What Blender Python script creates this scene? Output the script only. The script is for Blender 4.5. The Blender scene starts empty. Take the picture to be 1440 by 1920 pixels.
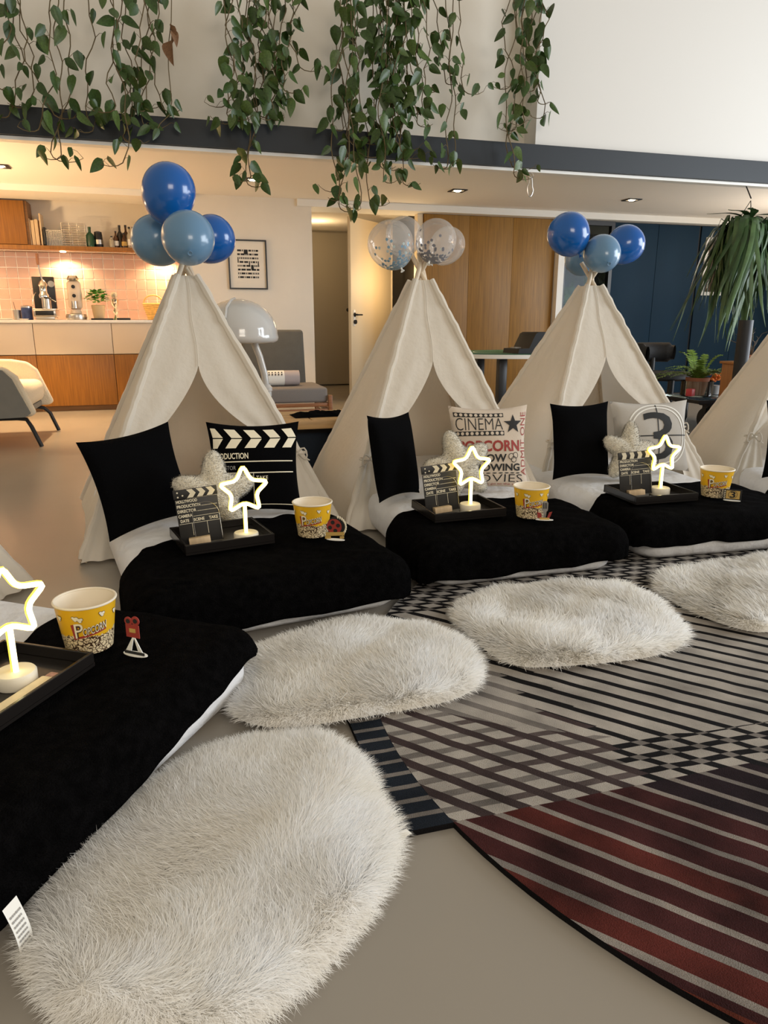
import bpy, bmesh, math, random
import numpy as np
from mathutils import Vector, Matrix, Euler

random.seed(7)
RNG = np.random.default_rng(11)
SC = bpy.context.scene
COL = SC.collection
PI = math.pi

# ------------------------------------------------------------------ camera
F_PX, PITCH, YAW, CAM_H = 1331.0, math.radians(14.93), math.radians(16.08), 1.0
cam_d = bpy.data.cameras.new('camera')
cam = bpy.data.objects.new('camera', cam_d)
COL.objects.link(cam)
cam.location = (0, 0, CAM_H)
cam.rotation_euler = (PI / 2 - PITCH, 0, -YAW)
cam_d.sensor_fit = 'VERTICAL'
cam_d.sensor_height = 36.0
cam_d.sensor_width = 27.0
cam_d.lens = F_PX / 1920 * 36.0
cam_d.clip_start = 0.05
SC.camera = cam

# ------------------------------------------------------------------ world, lights, exposure
SC.view_settings.view_transform = 'Standard'
SC.view_settings.look = 'None'
SC.view_settings.gamma = 1.0
SC.view_settings.exposure = 0.58
SC.view_settings.use_curve_mapping = False
world = bpy.data.worlds.new('world')
SC.world = world
world.use_nodes = True
bg = world.node_tree.nodes['Background']
bg.inputs['Color'].default_value = (1.0, 0.88, 0.70, 1)
bg.inputs['Strength'].default_value = 0.31


def area_light(name, loc, target, sx, sy, power, color):
    d = bpy.data.lights.new(name, 'AREA')
    d.shape = 'RECTANGLE'
    d.size, d.size_y = sx, sy
    d.energy = power
    d.color = color
    o = bpy.data.objects.new(name, d)
    COL.objects.link(o)
    o.location = loc
    o.rotation_euler = (Vector(target) - Vector(loc)).to_track_quat('-Z', 'Y').to_euler()
    return o


WARM = (1.0, 0.66, 0.34)
# daylight through the tall windows on the right of the room
area_light('window_daylight', (8.6, 1.2, 2.3), (2.2, 3.2, 0.9), 3.6, 3.2, 255, (0.84, 0.92, 1.0))
# daylight through the low side window under the mezzanine
area_light('side_window_daylight', (9.9, 4.9, 1.25), (4.0, 5.4, 1.2), 3.6, 2.1, 150, (0.86, 0.93, 1.0))
# daylight from the smaller window behind the camera
area_light('rear_window_daylight', (1.2, -3.6, 2.9), (1.2, 3.0, 0.8), 2.6, 1.8, 80, (1.0, 0.90, 0.78))


SC.cycles.diffuse_bounces = 8
SC.cycles.max_bounces = 12


# ------------------------------------------------------------------ measuring helpers (camera -> world planes)
_cp, _sp = math.cos(PITCH), math.sin(PITCH)
_fw = Vector((math.sin(YAW) * _cp, math.cos(YAW) * _cp, -_sp))
_rt = Vector((math.cos(YAW), -math.sin(YAW), 0))
_up = _rt.cross(_fw)


def _ray(x, y):
    return _fw + _rt * ((x - 720) / F_PX) - _up * ((y - 960) / F_PX)


def at(x, y, v):
    d = _ray(x, y)
    return Vector((0, 0, CAM_H)) + d * (v / d.y)


# ------------------------------------------------------------------ materials
MATS = {}


def nodes_of(name):
    m = bpy.data.materials.new(name)
    m.use_nodes = True
    nt = m.node_tree
    return m, nt, nt.nodes['Principled BSDF']


def mat(name, col, rough=0.6, metal=0.0, noise=0.0, nscale=20.0, bump=0.0, bscale=80.0, spec=0.5, sheen=0.0,
        stretch=None, emit=None, estr=0.0, trans=0.0, coat=0.0, col2=None, alpha=1.0):
    if name in MATS:
        return MATS[name]
    m, nt, b = nodes_of(name)
    N, Lk = nt.nodes, nt.links
    b.inputs['Base Color'].default_value = (*col, 1)
    b.inputs['Roughness'].default_value = rough
    b.inputs['Metallic'].default_value = metal
    b.inputs['Specular IOR Level'].default_value = spec
    if coat:
        b.inputs['Coat Weight'].default_value = coat
        b.inputs['Coat Roughness'].default_value = 0.06
    if sheen:
        b.inputs['Sheen Weight'].default_value = sheen
        b.inputs['Sheen Roughness'].default_value = 0.5
    if trans:
        b.inputs['Transmission Weight'].default_value = trans
    if alpha < 1:
        b.inputs['Alpha'].default_value = alpha
    if emit:
        b.inputs['Emission Color'].default_value = (*emit, 1)
        b.inputs['Emission Strength'].default_value = estr
    if noise or bump:
        tc = N.new('ShaderNodeTexCoord')
        mp = N.new('ShaderNodeMapping')
        Lk.new(tc.outputs['Object'], mp.inputs['Vector'])
        if stretch:
            mp.inputs['Scale'].default_value = stretch
    if noise:
        nz = N.new('ShaderNodeTexNoise')
        nz.inputs['Scale'].default_value = nscale
        nz.inputs['Detail'].default_value = 5
        Lk.new(mp.outputs['Vector'], nz.inputs['Vector'])
        mx = N.new('ShaderNodeMix')
        mx.data_type = 'RGBA'
        c2 = col2 if col2 else tuple(min(1, c * (1 + noise)) for c in col)
        c1 = tuple(c * (1 - noise) for c in col) if not col2 else col
        mx.inputs[6].default_value = (*c1, 1)
        mx.inputs[7].default_value = (*c2, 1)
        rp = N.new('ShaderNodeMapRange')
        rp.inputs['From Min'].default_value = 0.3
        rp.inputs['From Max'].default_value = 0.7
        Lk.new(nz.outputs['Fac'], rp.inputs['Value'])
        Lk.new(rp.outputs['Result'], mx.inputs[0])
        Lk.new(mx.outputs[2], b.inputs['Base Color'])
    if bump:
        nb = N.new('ShaderNodeTexNoise')
        nb.inputs['Scale'].default_value = bscale
        nb.inputs['Detail'].default_value = 3
        Lk.new(mp.outputs['Vector'], nb.inputs['Vector'])
        bp = N.new('ShaderNodeBump')
        bp.inputs['Strength'].default_value = bump
        bp.inputs['Distance'].default_value = 0.01
        Lk.new(nb.outputs['Fac'], bp.inputs['Height'])
        Lk.new(bp.outputs['Normal'], b.inputs['Normal'])
    MATS[name] = m
    return m


def cloth_mat(name, col, transl=0.25, bump=0.15):
    """woven cloth that lets a little light through"""
    m, nt, b = nodes_of(name)
    N, Lk = nt.nodes, nt.links
    b.inputs['Base Color'].default_value = (*col, 1)
    b.inputs['Roughness'].default_value = 0.9
    b.inputs['Specular IOR Level'].default_value = 0.15
    tr = N.new('ShaderNodeBsdfTranslucent')
    tr.inputs['Color'].default_value = (*col, 1)
    ms = N.new('ShaderNodeMixShader')
    ms.inputs[0].default_value = transl
    Lk.new(b.outputs[0], ms.inputs[1])
    Lk.new(tr.outputs[0], ms.inputs[2])
    Lk.new(ms.outputs[0], N['Material Output'].inputs['Surface'])
    tc = N.new('ShaderNodeTexCoord')
    nb = N.new('ShaderNodeTexNoise')
    nb.inputs['Scale'].default_value = 14
    nb.inputs['Detail'].default_value = 6
    Lk.new(tc.outputs['Object'], nb.inputs['Vector'])
    bp = N.new('ShaderNodeBump')
    bp.inputs['Strength'].default_value = bump
    bp.inputs['Distance'].default_value = 0.03
    Lk.new(nb.outputs['Fac'], bp.inputs['Height'])
    Lk.new(bp.outputs['Normal'], b.inputs['Normal'])
    MATS[name] = m
    return m


def clear_mat(name, tint=(1, 1, 1), milk=0.08, rough=0.02, gloss=0.5, rim=1.0):
    """thin clear skin: see-through, with a fresnel gloss and a little milkiness"""
    m, nt, b = nodes_of(name)
    N, Lk = nt.nodes, nt.links
    t = N.new('ShaderNodeBsdfTransparent')
    t.inputs['Color'].default_value = (*tint, 1)
    g = N.new('ShaderNodeBsdfGlossy')
    g.inputs['Roughness'].default_value = rough
    d = N.new('ShaderNodeBsdfDiffuse')
    d.inputs['Color'].default_value = (0.9, 0.88, 0.86, 1)
    fr = N.new('ShaderNodeFresnel')
    fr.inputs['IOR'].default_value = 1.0 + gloss
    m1 = N.new('ShaderNodeMixShader')
    m1.inputs[0].default_value = milk
    Lk.new(t.outputs[0], m1.inputs[1])
    Lk.new(d.outputs[0], m1.inputs[2])
    m2 = N.new('ShaderNodeMixShader')
    mr = N.new('ShaderNodeMath')
    mr.operation = 'MULTIPLY'
    mr.inputs[1].default_value = rim
    Lk.new(fr.outputs[0], mr.inputs[0])
    Lk.new(mr.outputs[0], m2.inputs[0])
    Lk.new(m1.outputs[0], m2.inputs[1])
    Lk.new(g.outputs[0], m2.inputs[2])
    Lk.new(m2.outputs[0], N['Material Output'].inputs['Surface'])
    MATS[name] = m
    return m


M_WALL = mat('wall_paint', (0.80, 0.745, 0.655), 0.85, noise=0.03, nscale=3, bump=0.03, bscale=150)
M_WALLW = mat('wall_paint_white', (0.74, 0.715, 0.675), 0.85, bump=0.02, bscale=150)
M_CEIL = mat('ceiling_paint', (0.90, 0.86, 0.80), 0.85)
M_TRIM = mat('trim_paint', (0.85, 0.83, 0.78), 0.5)
M_FLOOR = mat('floor_resin', (0.30, 0.272, 0.232), 0.24, noise=0.04, nscale=1.5, bump=0.01, bscale=6, spec=0.4)
M_BEAM = mat('beam_paint', (0.008, 0.012, 0.017), 0.55, noise=0.06, nscale=4)
M_OAK = mat('oak_veneer', (0.27, 0.105, 0.013), 0.45, noise=0.22, nscale=5, stretch=(14, 14, 0.6))
M_OAKL = mat('oak_light', (0.30, 0.148, 0.024), 0.5, noise=0.2, nscale=5, stretch=(14, 14, 0.6))
M_OAKH = mat('oak_horizontal', (0.55, 0.35, 0.16), 0.5, noise=0.2, nscale=5, stretch=(0.8, 18, 18))
M_TEAK = mat('teak', (0.28, 0.11, 0.04), 0.4, noise=0.25, nscale=6, stretch=(1, 14, 14))
M_LAMI = mat('white_laminate', (0.66, 0.55, 0.43), 0.4)
M_STONE = mat('counter_stone', (0.85, 0.82, 0.76), 0.3, noise=0.03, nscale=30)
M_TILE = mat('pink_tile', (0.53, 0.35, 0.295), 0.35, noise=0.06, nscale=2.5)
M_GROUT = mat('grout', (0.92, 0.87, 0.82), 0.8)
M_NAVY = mat('navy_panel', (0.006, 0.027, 0.053), 0.7, spec=0.25, noise=0.12, nscale=2, stretch=(1, 1, 0.4))
M_BLACK = mat('black_lacquer', (0.012, 0.012, 0.013), 0.35)
M_BLACKM = mat('black_metal', (0.02, 0.02, 0.022), 0.45, metal=0.3)
M_CHROME = mat('chrome', (0.75, 0.73, 0.70), 0.15, metal=1.0)
M_STEEL = mat('brushed_steel', (0.55, 0.52, 0.48), 0.3, metal=1.0)
M_TENT = cloth_mat('tent_canvas', (0.80, 0.74, 0.645), 0.18, 0.25)
M_SHEET = cloth_mat('white_sheet', (0.86, 0.86, 0.87), 0.1, 0.5)
M_POLE = mat('pine_pole', (0.72, 0.60, 0.45), 0.6, noise=0.1, nscale=8, stretch=(6, 6, 0.5))
M_PLUSH = mat('black_plush', (0.003, 0.0028, 0.003), 0.95, noise=0.5, nscale=40, bump=1.0, bscale=260, spec=0.02)
M_BLKCLOTH = mat('black_velvet', (0.003, 0.003, 0.0035), 0.95, bump=0.3, bscale=200, spec=0.03)
M_CREAMPLUSH = mat('cream_plush', (0.83, 0.77, 0.64), 0.95, noise=0.08, nscale=30, bump=1.0, bscale=180, spec=0.1, sheen=0.3)
M_FUR = None
M_LEAF = mat('pothos_leaf', (0.036, 0.075, 0.014), 0.4, noise=0.35, nscale=9)
M_LEAF2 = mat('pothos_leaf_pale', (0.065, 0.11, 0.022), 0.4, noise=0.35, nscale=9)
M_LEAFDRY = mat('dry_leaf', (0.20, 0.10, 0.045), 0.7, noise=0.3, nscale=12)
M_STEM = mat('vine_stem', (0.12, 0.085, 0.035), 0.7)
M_STRAP = mat('strap_leaf', (0.03, 0.075, 0.02), 0.4, noise=0.4, nscale=8)
M_STRAP2 = mat('strap_leaf_pale', (0.07, 0.13, 0.045), 0.4, noise=0.4, nscale=8)
M_FERN = mat('fern_frond', (0.16, 0.26, 0.04), 0.45, noise=0.45, nscale=14)
M_TERRA = mat('terracotta', (0.42, 0.16, 0.09), 0.8, noise=0.15, nscale=12)
M_WHITEP = mat('white_print', (0.86, 0.85, 0.80), 0.7)
M_BLACKP = mat('black_print', (0.012, 0.012, 0.012), 0.7)
M_REDP = mat('red_print', (0.33, 0.035, 0.025), 0.7)
M_CREAMP = mat('cream_print', (0.85, 0.78, 0.60), 0.6)
M_GOLDP = mat('gold_print', (0.55, 0.36, 0.10), 0.6)
M_GREYP = mat('grey_print', (0.32, 0.31, 0.30), 0.7)


def fur_mat():
    m, nt, b = nodes_of('sheepskin_pile')
    N, Lk = nt.nodes, nt.links
    tc = N.new('ShaderNodeTexCoord')
    nz = N.new('ShaderNodeTexNoise')
    nz.inputs['Scale'].default_value = 7
    nz.inputs['Detail'].default_value = 3
    Lk.new(tc.outputs['Object'], nz.inputs['Vector'])
    cr = N.new('ShaderNodeValToRGB')
    cr.color_ramp.elements[0].position = 0.35
    cr.color_ramp.elements[0].color = (0.95, 0.925, 0.87, 1)
    cr.color_ramp.elements[1].position = 0.68
    cr.color_ramp.elements[1].color = (0.99, 0.99, 0.985, 1)
    Lk.new(nz.outputs['Fac'], cr.inputs['Fac'])
    d = N.new('ShaderNodeBsdfDiffuse')
    t = N.new('ShaderNodeBsdfTranslucent')
    Lk.new(cr.outputs['Color'], d.inputs['Color'])
    Lk.new(cr.outputs['Color'], t.inputs['Color'])
    g = N.new('ShaderNodeBsdfGlossy')
    g.inputs['Roughness'].default_value = 0.45
    g.inputs['Color'].default_value = (0.9, 0.88, 0.85, 1)
    m1 = N.new('ShaderNodeMixShader')
    m1.inputs[0].default_value = 0.08
    Lk.new(d.outputs[0], m1.inputs[1])
    Lk.new(t.outputs[0], m1.inputs[2])
    m2 = N.new('ShaderNodeMixShader')
    m2.inputs[0].default_value = 0.06
    Lk.new(m1.outputs[0], m2.inputs[1])
    Lk.new(g.outputs[0], m2.inputs[2])
    Lk.new(m2.outputs[0], N['Material Output'].inputs['Surface'])
    return m


M_FUR = fur_mat()


# ------------------------------------------------------------------ object helpers
def link(name, me, parent=None, loc=(0, 0, 0), rot=(0, 0, 0)):
    o = bpy.data.objects.new(name, me)
    COL.objects.link(o)
    o.location = loc
    o.rotation_euler = rot
    if parent:
        o.parent = parent
    return o


def tag(o, label, cat, group=None):
    o['label'] = label
    o['category'] = cat
    if group:
        o['group'] = group
    return o


def thing(name, label, cat, loc=(0, 0, 0), rotz=0.0, group=None):
    o = bpy.data.objects.new(name, None)
    o.empty_display_size = 0.1
    COL.objects.link(o)
    o.location = loc
    o.rotation_euler = (0, 0, rotz)
    return tag(o, label, cat, group)


def struct(o):
    o['kind'] = 'structure'
    return o


class B:
    """collects shapes into one mesh"""

    def __init__(self):
        self.bm = bmesh.new()

    def _fin(self, faces, mi):
        for f in faces:
            f.material_index = mi

    def box(self, c, s, bev=0.0, rot=None, mi=0, seg=2):
        b2 = bmesh.new()
        bmesh.ops.create_cube(b2, size=1.0)
        bmesh.ops.scale(b2, vec=s, verts=b2.verts)
        if bev > 0:
            bmesh.ops.bevel(b2, geom=list(b2.edges), offset=bev, segments=seg, profile=0.5, affect='EDGES')
        M = Matrix.Translation(c) @ (rot.to_matrix().to_4x4() if rot else Matrix.Identity(4))
        self.merge(b2, M, mi)
        return self

    def merge(self, b2, M, mi):
        vm = {}
        for v in b2.verts:
            vm[v] = self.bm.verts.new(M @ v.co)
        for f in b2.faces:
            try:
                nf = self.bm.faces.new([vm[v] for v in f.verts])
                nf.material_index = mi
            except ValueError:
                pass
        b2.free()

    def tube(self, pts, r, n=8, mi=0, closed=False, cap=True):
        pts = [Vector(p) for p in pts]
        m = len(pts)
        rs = r if isinstance(r, (list, tuple)) else [r] * m
        rings = []
        ref = None
        for i, p in enumerate(pts):
            if closed:
                d = pts[(i + 1) % m] - pts[i - 1]
            else:
                d = pts[min(i + 1, m - 1)] - pts[max(i - 1, 0)]
            if d.length < 1e-9:
                d = Vector((0, 0, 1))
            d.normalize()
            a = d.orthogonal() if ref is None else ref - d * ref.dot(d)
            if a.length < 1e-6:
                a = d.orthogonal()
            a.normalize()
            ref = a
            b = d.cross(a).normalized()
            rings.append([self.bm.verts.new(p + (a * math.cos(t) + b * math.sin(t)) * rs[i])
                          for t in [2 * PI * k / n for k in range(n)]])
        rng = range(m) if closed else range(m - 1)
        for i in rng:
            A, C = rings[i], rings[(i + 1) % m]
            for k in range(n):
                f = self.bm.faces.new((A[k], A[(k + 1) % n], C[(k + 1) % n], C[k]))
                f.material_index = mi
        if cap and not closed:
            for R_ in (rings[0], rings[-1]):
                try:
                    f = self.bm.faces.new(R_)
                    f.material_index = mi
                except ValueError:
                    pass
        return self

    def cyl(self, p0, p1, r0, r1=None, n=20, mi=0, cap=True):
        return self.tube([p0, p1], [r0, r0 if r1 is None else r1], n, mi, cap=cap)

    def lathe(self, prof, n=28, c=(0, 0, 0), mi=0, M=None, mis=None):
        c = Vector(c)
        M = M or Matrix.Identity(4)
        rings = []
        for (r, z) in prof:
            if r < 1e-6:
                rings.append([self.bm.verts.new(M @ Vector((0, 0, z)) + c)])
            else:
                rings.append([self.bm.verts.new(M @ Vector((r * math.cos(2 * PI * k / n), r * math.sin(2 * PI * k / n), z)) + c) for k in range(n)])
        for i in range(len(rings) - 1):
            A, C = rings[i], rings[i + 1]
            for k in range(n):
                k2 = (k + 1) % n
                vs = [A[k % len(A)], A[k2 % len(A)], C[k2 % len(C)], C[k % len(C)]]
                vs = list(dict.fromkeys(vs))
                if len(vs) >= 3:
                    try:
                        f = self.bm.faces.new(vs)
                        f.material_index = mis[i] if mis else mi
                    except ValueError:
                        pass
        return self

    def prism(self, poly, y0, y1, mi=0, M=None):
        """poly in (x,z), extruded along y"""
        M = M or Matrix.Identity(4)
        a = [self.bm.verts.new(M @ Vector((x, y0, z))) for x, z in poly]
        b = [self.bm.verts.new(M @ Vector((x, y1, z))) for x, z in poly]
        n = len(poly)
        for fs in (a, b[::-1]):
            f = self.bm.faces.new(fs)
            f.material_index = mi
        for k in range(n):
            f = self.bm.faces.new((a[k], b[k], b[(k + 1) % n], a[(k + 1) % n]))
            f.material_index = mi
        return self

    def grid(self, fn, nu, nv, mi=0, wrap=False):
        vs = [[self.bm.verts.new(fn(i / nu, j / nv)) for j in range(nv + 1)] for i in range(nu + 1 - (1 if wrap else 0))]
        for i in range(nu):
            for j in range(nv):
                i2 = (i + 1) % len(vs)
                try:
                    f = self.bm.faces.new((vs[i][j], vs[i2][j], vs[i2][j + 1], vs[i][j + 1]))
                    f.material_index = mi
                except ValueError:
                    pass
        return self

    def ball(self, c, r, sc=(1, 1, 1), n=20, mi=0):
        prof = [(r * math.sin(PI * i / 12), -r * math.cos(PI * i / 12)) for i in range(13)]
        return self.lathe(prof, n, c, mi, Matrix.Diagonal((*sc, 1)))

    def mesh(self, name, mats, smooth=True, angle=40, recalc=True, weld=0.0):
        if weld:
            bmesh.ops.remove_doubles(self.bm, verts=self.bm.verts, dist=weld)
        if recalc:
            bmesh.ops.recalc_face_normals(self.bm, faces=self.bm.faces)
        me = bpy.data.meshes.new(name)
        self.bm.to_mesh(me)
        self.bm.free()
        for m in (mats if isinstance(mats, (list, tuple)) else [mats]):
            me.materials.append(m)
        if smooth:
            me.polygons.foreach_set('use_smooth', [True] * len(me.polygons))
            me.set_sharp_from_angle(angle=math.radians(angle))
        return me

    def obj(self, name, mats, parent=None, loc=(0, 0, 0), rot=(0, 0, 0), smooth=True, angle=40, recalc=True, weld=0.0):
        return link(name, self.mesh(name, mats, smooth, angle, recalc, weld), parent, loc, rot)


def copy_tree(o, parent=None):
    c = o.copy()
    COL.objects.link(c)
    c.parent = parent
    for ch in list(o.children):
        copy_tree(ch, c)
    return c


# ------------------------------------------------------------------ flat prints (lettering and marks)
_txt_cache = {}


def text_geo(s, bold=0.0):
    k = (s, bold)
    if k not in _txt_cache:
        cu = bpy.data.curves.new('lettering', 'FONT')
        cu.body = s
        cu.size = 1.0
        cu.offset = bold
        cu.resolution_u = 3
        o = bpy.data.objects.new('lettering', cu)
        me = bpy.data.meshes.new_from_object(o)
        V = [(v.co.x, v.co.y) for v in me.vertices]
        Fc = [tuple(p.vertices) for p in me.polygons]
        bpy.data.meshes.remove(me)
        bpy.data.objects.remove(o)
        bpy.data.curves.remove(cu)
        _txt_cache[k] = (V, Fc)
    return _txt_cache[k]


class Print:
    """2-D marks that are laid on a surface function (x,y,lift)->Vector"""

    def __init__(self):
        self.bm = bmesh.new()

    def add(self, V, Fc, mi, lift):
        vs = [self.bm.verts.new((x, y, lift)) for x, y in V]
        for f in Fc:
            try:
                nf = self.bm.faces.new([vs[i] for i in f])
                nf.material_index = mi
            except ValueError:
                pass

    def poly(self, pts, mi=0, lift=0.0):
        self.add(pts, [tuple(range(len(pts)))], mi, lift)
        return self

    def rect(self, x0, y0, x1, y1, mi=0, lift=0.0):
        return self.poly([(x0, y0), (x1, y0), (x1, y1), (x0, y1)], mi, lift)

    def disc(self, cx, cy, rx, ry=None, mi=0, lift=0.0, n=20):
        ry = ry or rx
        return self.poly([(cx + rx * math.cos(2 * PI * k / n), cy + ry * math.sin(2 * PI * k / n)) for k in range(n)], mi, lift)

    def ring(self, cx, cy, r, w, mi=0, lift=0.0, n=40, a0=0.0, a1=2 * PI, sy=1.0):
        V, Fc = [], []
        for k in range(n + 1):
            t = a0 + (a1 - a0) * k / n
            for rr in (r - w / 2, r + w / 2):
                V.append((cx + rr * math.cos(t), cy + rr * sy * math.sin(t)))
        for k in range(n):
            Fc.append((2 * k, 2 * k + 1, 2 * k + 3, 2 * k + 2))
        self.add(V, Fc, mi, lift)
        return self

    def text(self, s, x0, y0, x1, y1, mi=0, lift=0.0, bold=0.0, slope=0.0, vert=False):
        V, Fc = text_geo(s, bold)
        xs = [v[0] for v in V]
        ys = [v[1] for v in V]
        ax, bx, ay, by = min(xs), max(xs), min(ys), max(ys)
        out = []
        for (x, y) in V:
            s_, t_ = (x - ax) / (bx - ax), (y - ay) / max(by - ay, 1e-6)
            if vert:
                out.append((x1 - t_ * (x1 - x0), y0 + s_ * (y1 - y0)))
            else:
                X = x0 + s_ * (x1 - x0)
                out.append((X, y0 + t_ * (y1 - y0) + slope * (X - x0)))
        self.add(out, Fc, mi, lift)
        return self

    def obj(self, name, mats, surf, parent, step=0.03, loc=(0, 0, 0), rot=(0, 0, 0)):
        bm = self.bm
        xs = [v.co.x for v in bm.verts]
        ys = [v.co.y for v in bm.verts]
        if step:
            x = math.floor(min(xs) / step) * step + step
            while x < max(xs):
                bmesh.ops.bisect_plane(bm, geom=bm.verts[:] + bm.edges[:] + bm.faces[:], plane_co=(x, 0, 0), plane_no=(1, 0, 0), dist=1e-6)
                x += step
            y = math.floor(min(ys) / step) * step + step
            while y < max(ys):
                bmesh.ops.bisect_plane(bm, geom=bm.verts[:] + bm.edges[:] + bm.faces[:], plane_co=(0, y, 0), plane_no=(0, 1, 0), dist=1e-6)
                y += step
        for v in bm.verts:
            v.co = surf(v.co.x, v.co.y, v.co.z)
        me = bpy.data.meshes.new(name)
        bm.to_mesh(me)
        bm.free()
        for m in mats:
            me.materials.append(m)
        return link(name, me, parent, loc, rot)


def snoise(x, y, s=1.0, k=0):
    """cheap smooth 2-D noise in -1..1"""
    return (math.sin(x * 7.1 * s + 1.3 * k + 2.1 * math.sin(y * 5.3 * s + k)) +
            math.sin(y * 8.7 * s + 2.9 * k + 1.7 * math.sin(x * 6.1 * s + 2 * k)) +
            0.6 * math.sin((x + y) * 13.1 * s + k * 0.7)) / 2.6

# ================================================================== THE ROOM
def slab(name, x0, x1, y0, y1, z0, z1, m, parent=None, bev=0.0, kind=True):
    o = B().box(((x0 + x1) / 2, (y0 + y1) / 2, (z0 + z1) / 2), (x1 - x0, y1 - y0, z1 - z0), bev).obj(name, m, parent)
    if kind and parent is None:
        struct(o)
    return o


FRONT = 8.95            # plane of the kitchen fronts, picture wall and timber wall
slab('floor', -6.0, 10.5, -4.5, 12.6, -0.12, 0.0, M_FLOOR)
slab('ceiling', -6.0, 10.5, 6.30, 12.0, 2.39, 2.47, M_CEIL)
# steel beam along the mezzanine edge
tag(slab('steel_beam', -6.0, 10.5, 6.16, 6.30, 2.312, 2.50, M_BEAM, kind=False), 'long dark blue-grey steel beam under the upper wall', 'beam')
slab('trim_1', -6.0, 10.5, 6.20, 6.298, 2.285, 2.310, M_TRIM)
slab('wall_upper', -6.0, 3.165, 6.42, 6.55, 2.47, 5.4, M_WALL)
slab('wall_upper_block', 3.165, 10.5, 6.20, 6.55, 2.502, 5.4, M_WALLW)
slab('trim_2', -6.0, 0.24, 8.70, 9.28, 2.325, 2.389, M_TRIM)
slab('trim_3', 1.49, 8.6, 8.80, FRONT + 0.25, 2.310, 2.388, M_TRIM)

# kitchen niche: back wall with grouted tiles
WB = 9.62
wk = struct(slab('wall_kitchen', -6.0, 0.30, WB, WB + 0.12, 0.0, 2.39, M_WALL))
sp = slab('grout_bed', -3.2, 0.20, WB - 0.008, WB - 0.0005, 1.03, 1.80, M_GROUT, wk, kind=False)
tile_me = B().box((0, 0, 0), (0.1085, 0.012, 0.1085), 0.002, seg=1).mesh('tile', M_TILE)
pitch = 0.1185
for i in range(25):
    for j in range(7):
        x = 0.20 - pitch * (i + 0.5)
        z = 1.80 - pitch * (j + 0.5) + 0.062
        if z - pitch / 2 < 1.03:
            continue
        t = link('tile', tile_me, wk, (x, WB - 0.010, z if j else 1.80 - 0.028))
        if j == 0:
            t.scale = (1, 1, 0.49)
slab('wall_niche_end', 0.20, 0.34, FRONT, WB, 0.0, 2.39, M_WALL)
wp = struct(slab('wall_picture', 0.20, 1.66, FRONT - 0.12, FRONT, 0.0, 2.39, M_WALL))
# corridor behind the opening
slab('wall_corridor_left', 1.54, 1.66, FRONT, 11.7, 0.0, 2.39, M_WALL)
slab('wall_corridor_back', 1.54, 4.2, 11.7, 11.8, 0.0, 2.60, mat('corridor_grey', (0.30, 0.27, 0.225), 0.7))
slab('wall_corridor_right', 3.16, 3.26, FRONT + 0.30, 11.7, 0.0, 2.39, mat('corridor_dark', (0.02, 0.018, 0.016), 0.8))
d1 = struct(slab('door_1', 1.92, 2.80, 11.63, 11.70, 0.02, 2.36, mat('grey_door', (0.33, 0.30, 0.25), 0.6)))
for x in (1.98, 2.74):
    B().lathe([(0, 0), (0.018, 0.005), (0.03, 0.03), (0.02, 0.05), (0, 0.052)], 14, M=Matrix.Rotation(PI / 2, 4, 'X')).obj('knob', M_BLACKM, d1, (x, 11.63, 1.20))
# cream door standing open
dd = bpy.data.objects.new('door_2', None)
COL.objects.link(dd)
struct(dd)
hx, hy = 2.96, 9.98
lx, ly = 2.20, 9.22
dd.location = (lx, ly, 0)
dd.rotation_euler = (0, 0, math.atan2(hy - ly, hx - lx))
DW = math.hypot(hx - lx, hy - ly)
M_DOOR = mat('cream_door', (0.72, 0.60, 0.42), 0.5)
leaf_o = B().box((DW / 2, 0, 1.145), (DW, 0.042, 2.27), 0.003).obj('door_leaf', M_DOOR, dd)
B().box((0.075, -0.024, 1.06), (0.045, 0.008, 0.20), 0.002).obj('door_plate', M_TRIM, leaf_o)
hb = B()
hb.cyl((0.075, -0.028, 1.10), (0.075, -0.075, 1.10), 0.012, n=12)
hb.tube([(0.075, -0.07, 1.10), (0.13, -0.07, 1.10), (0.20, -0.068, 1.10)], 0.010, 10)
hb.cyl((0.075, -0.028, 1.10), (0.075, -0.036, 1.10), 0.027, n=20)
hb.obj('door_handle', M_BLACKM, leaf_o)
B().cyl((0.075, -0.028, 1.01), (0.075, -0.050, 1.01), 0.027, n=20).obj('lock_knob', M_BLACKM, leaf_o)
slab('trim_4', 2.92, 3.00, 9.98, 10.10, 0.0, 2.34, M_DOOR)
slab('trim_5', 3.02, 3.09, FRONT + 0.02, FRONT + 0.14, 0.0, 2.308, M_DOOR)

# timber wall of veneer boards
wt = struct(slab('wall_timber', 3.10, 4.93, FRONT + 0.014, FRONT + 0.10, 0.0, 2.308, M_OAKL))
bw = (4.93 - 3.10) / 3
for i in range(3):
    slab('veneer_board', 3.10 + bw * i + 0.0015, 3.10 + bw * (i + 1) - 0.0015, FRONT, FRONT + 0.0138, 0.01, 2.306, M_OAKL, wt, 0.001)
slab('trim_6', 4.94, 5.03, FRONT - 0.10, FRONT + 0.10, 0.0, 2.308, M_TRIM)
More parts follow.
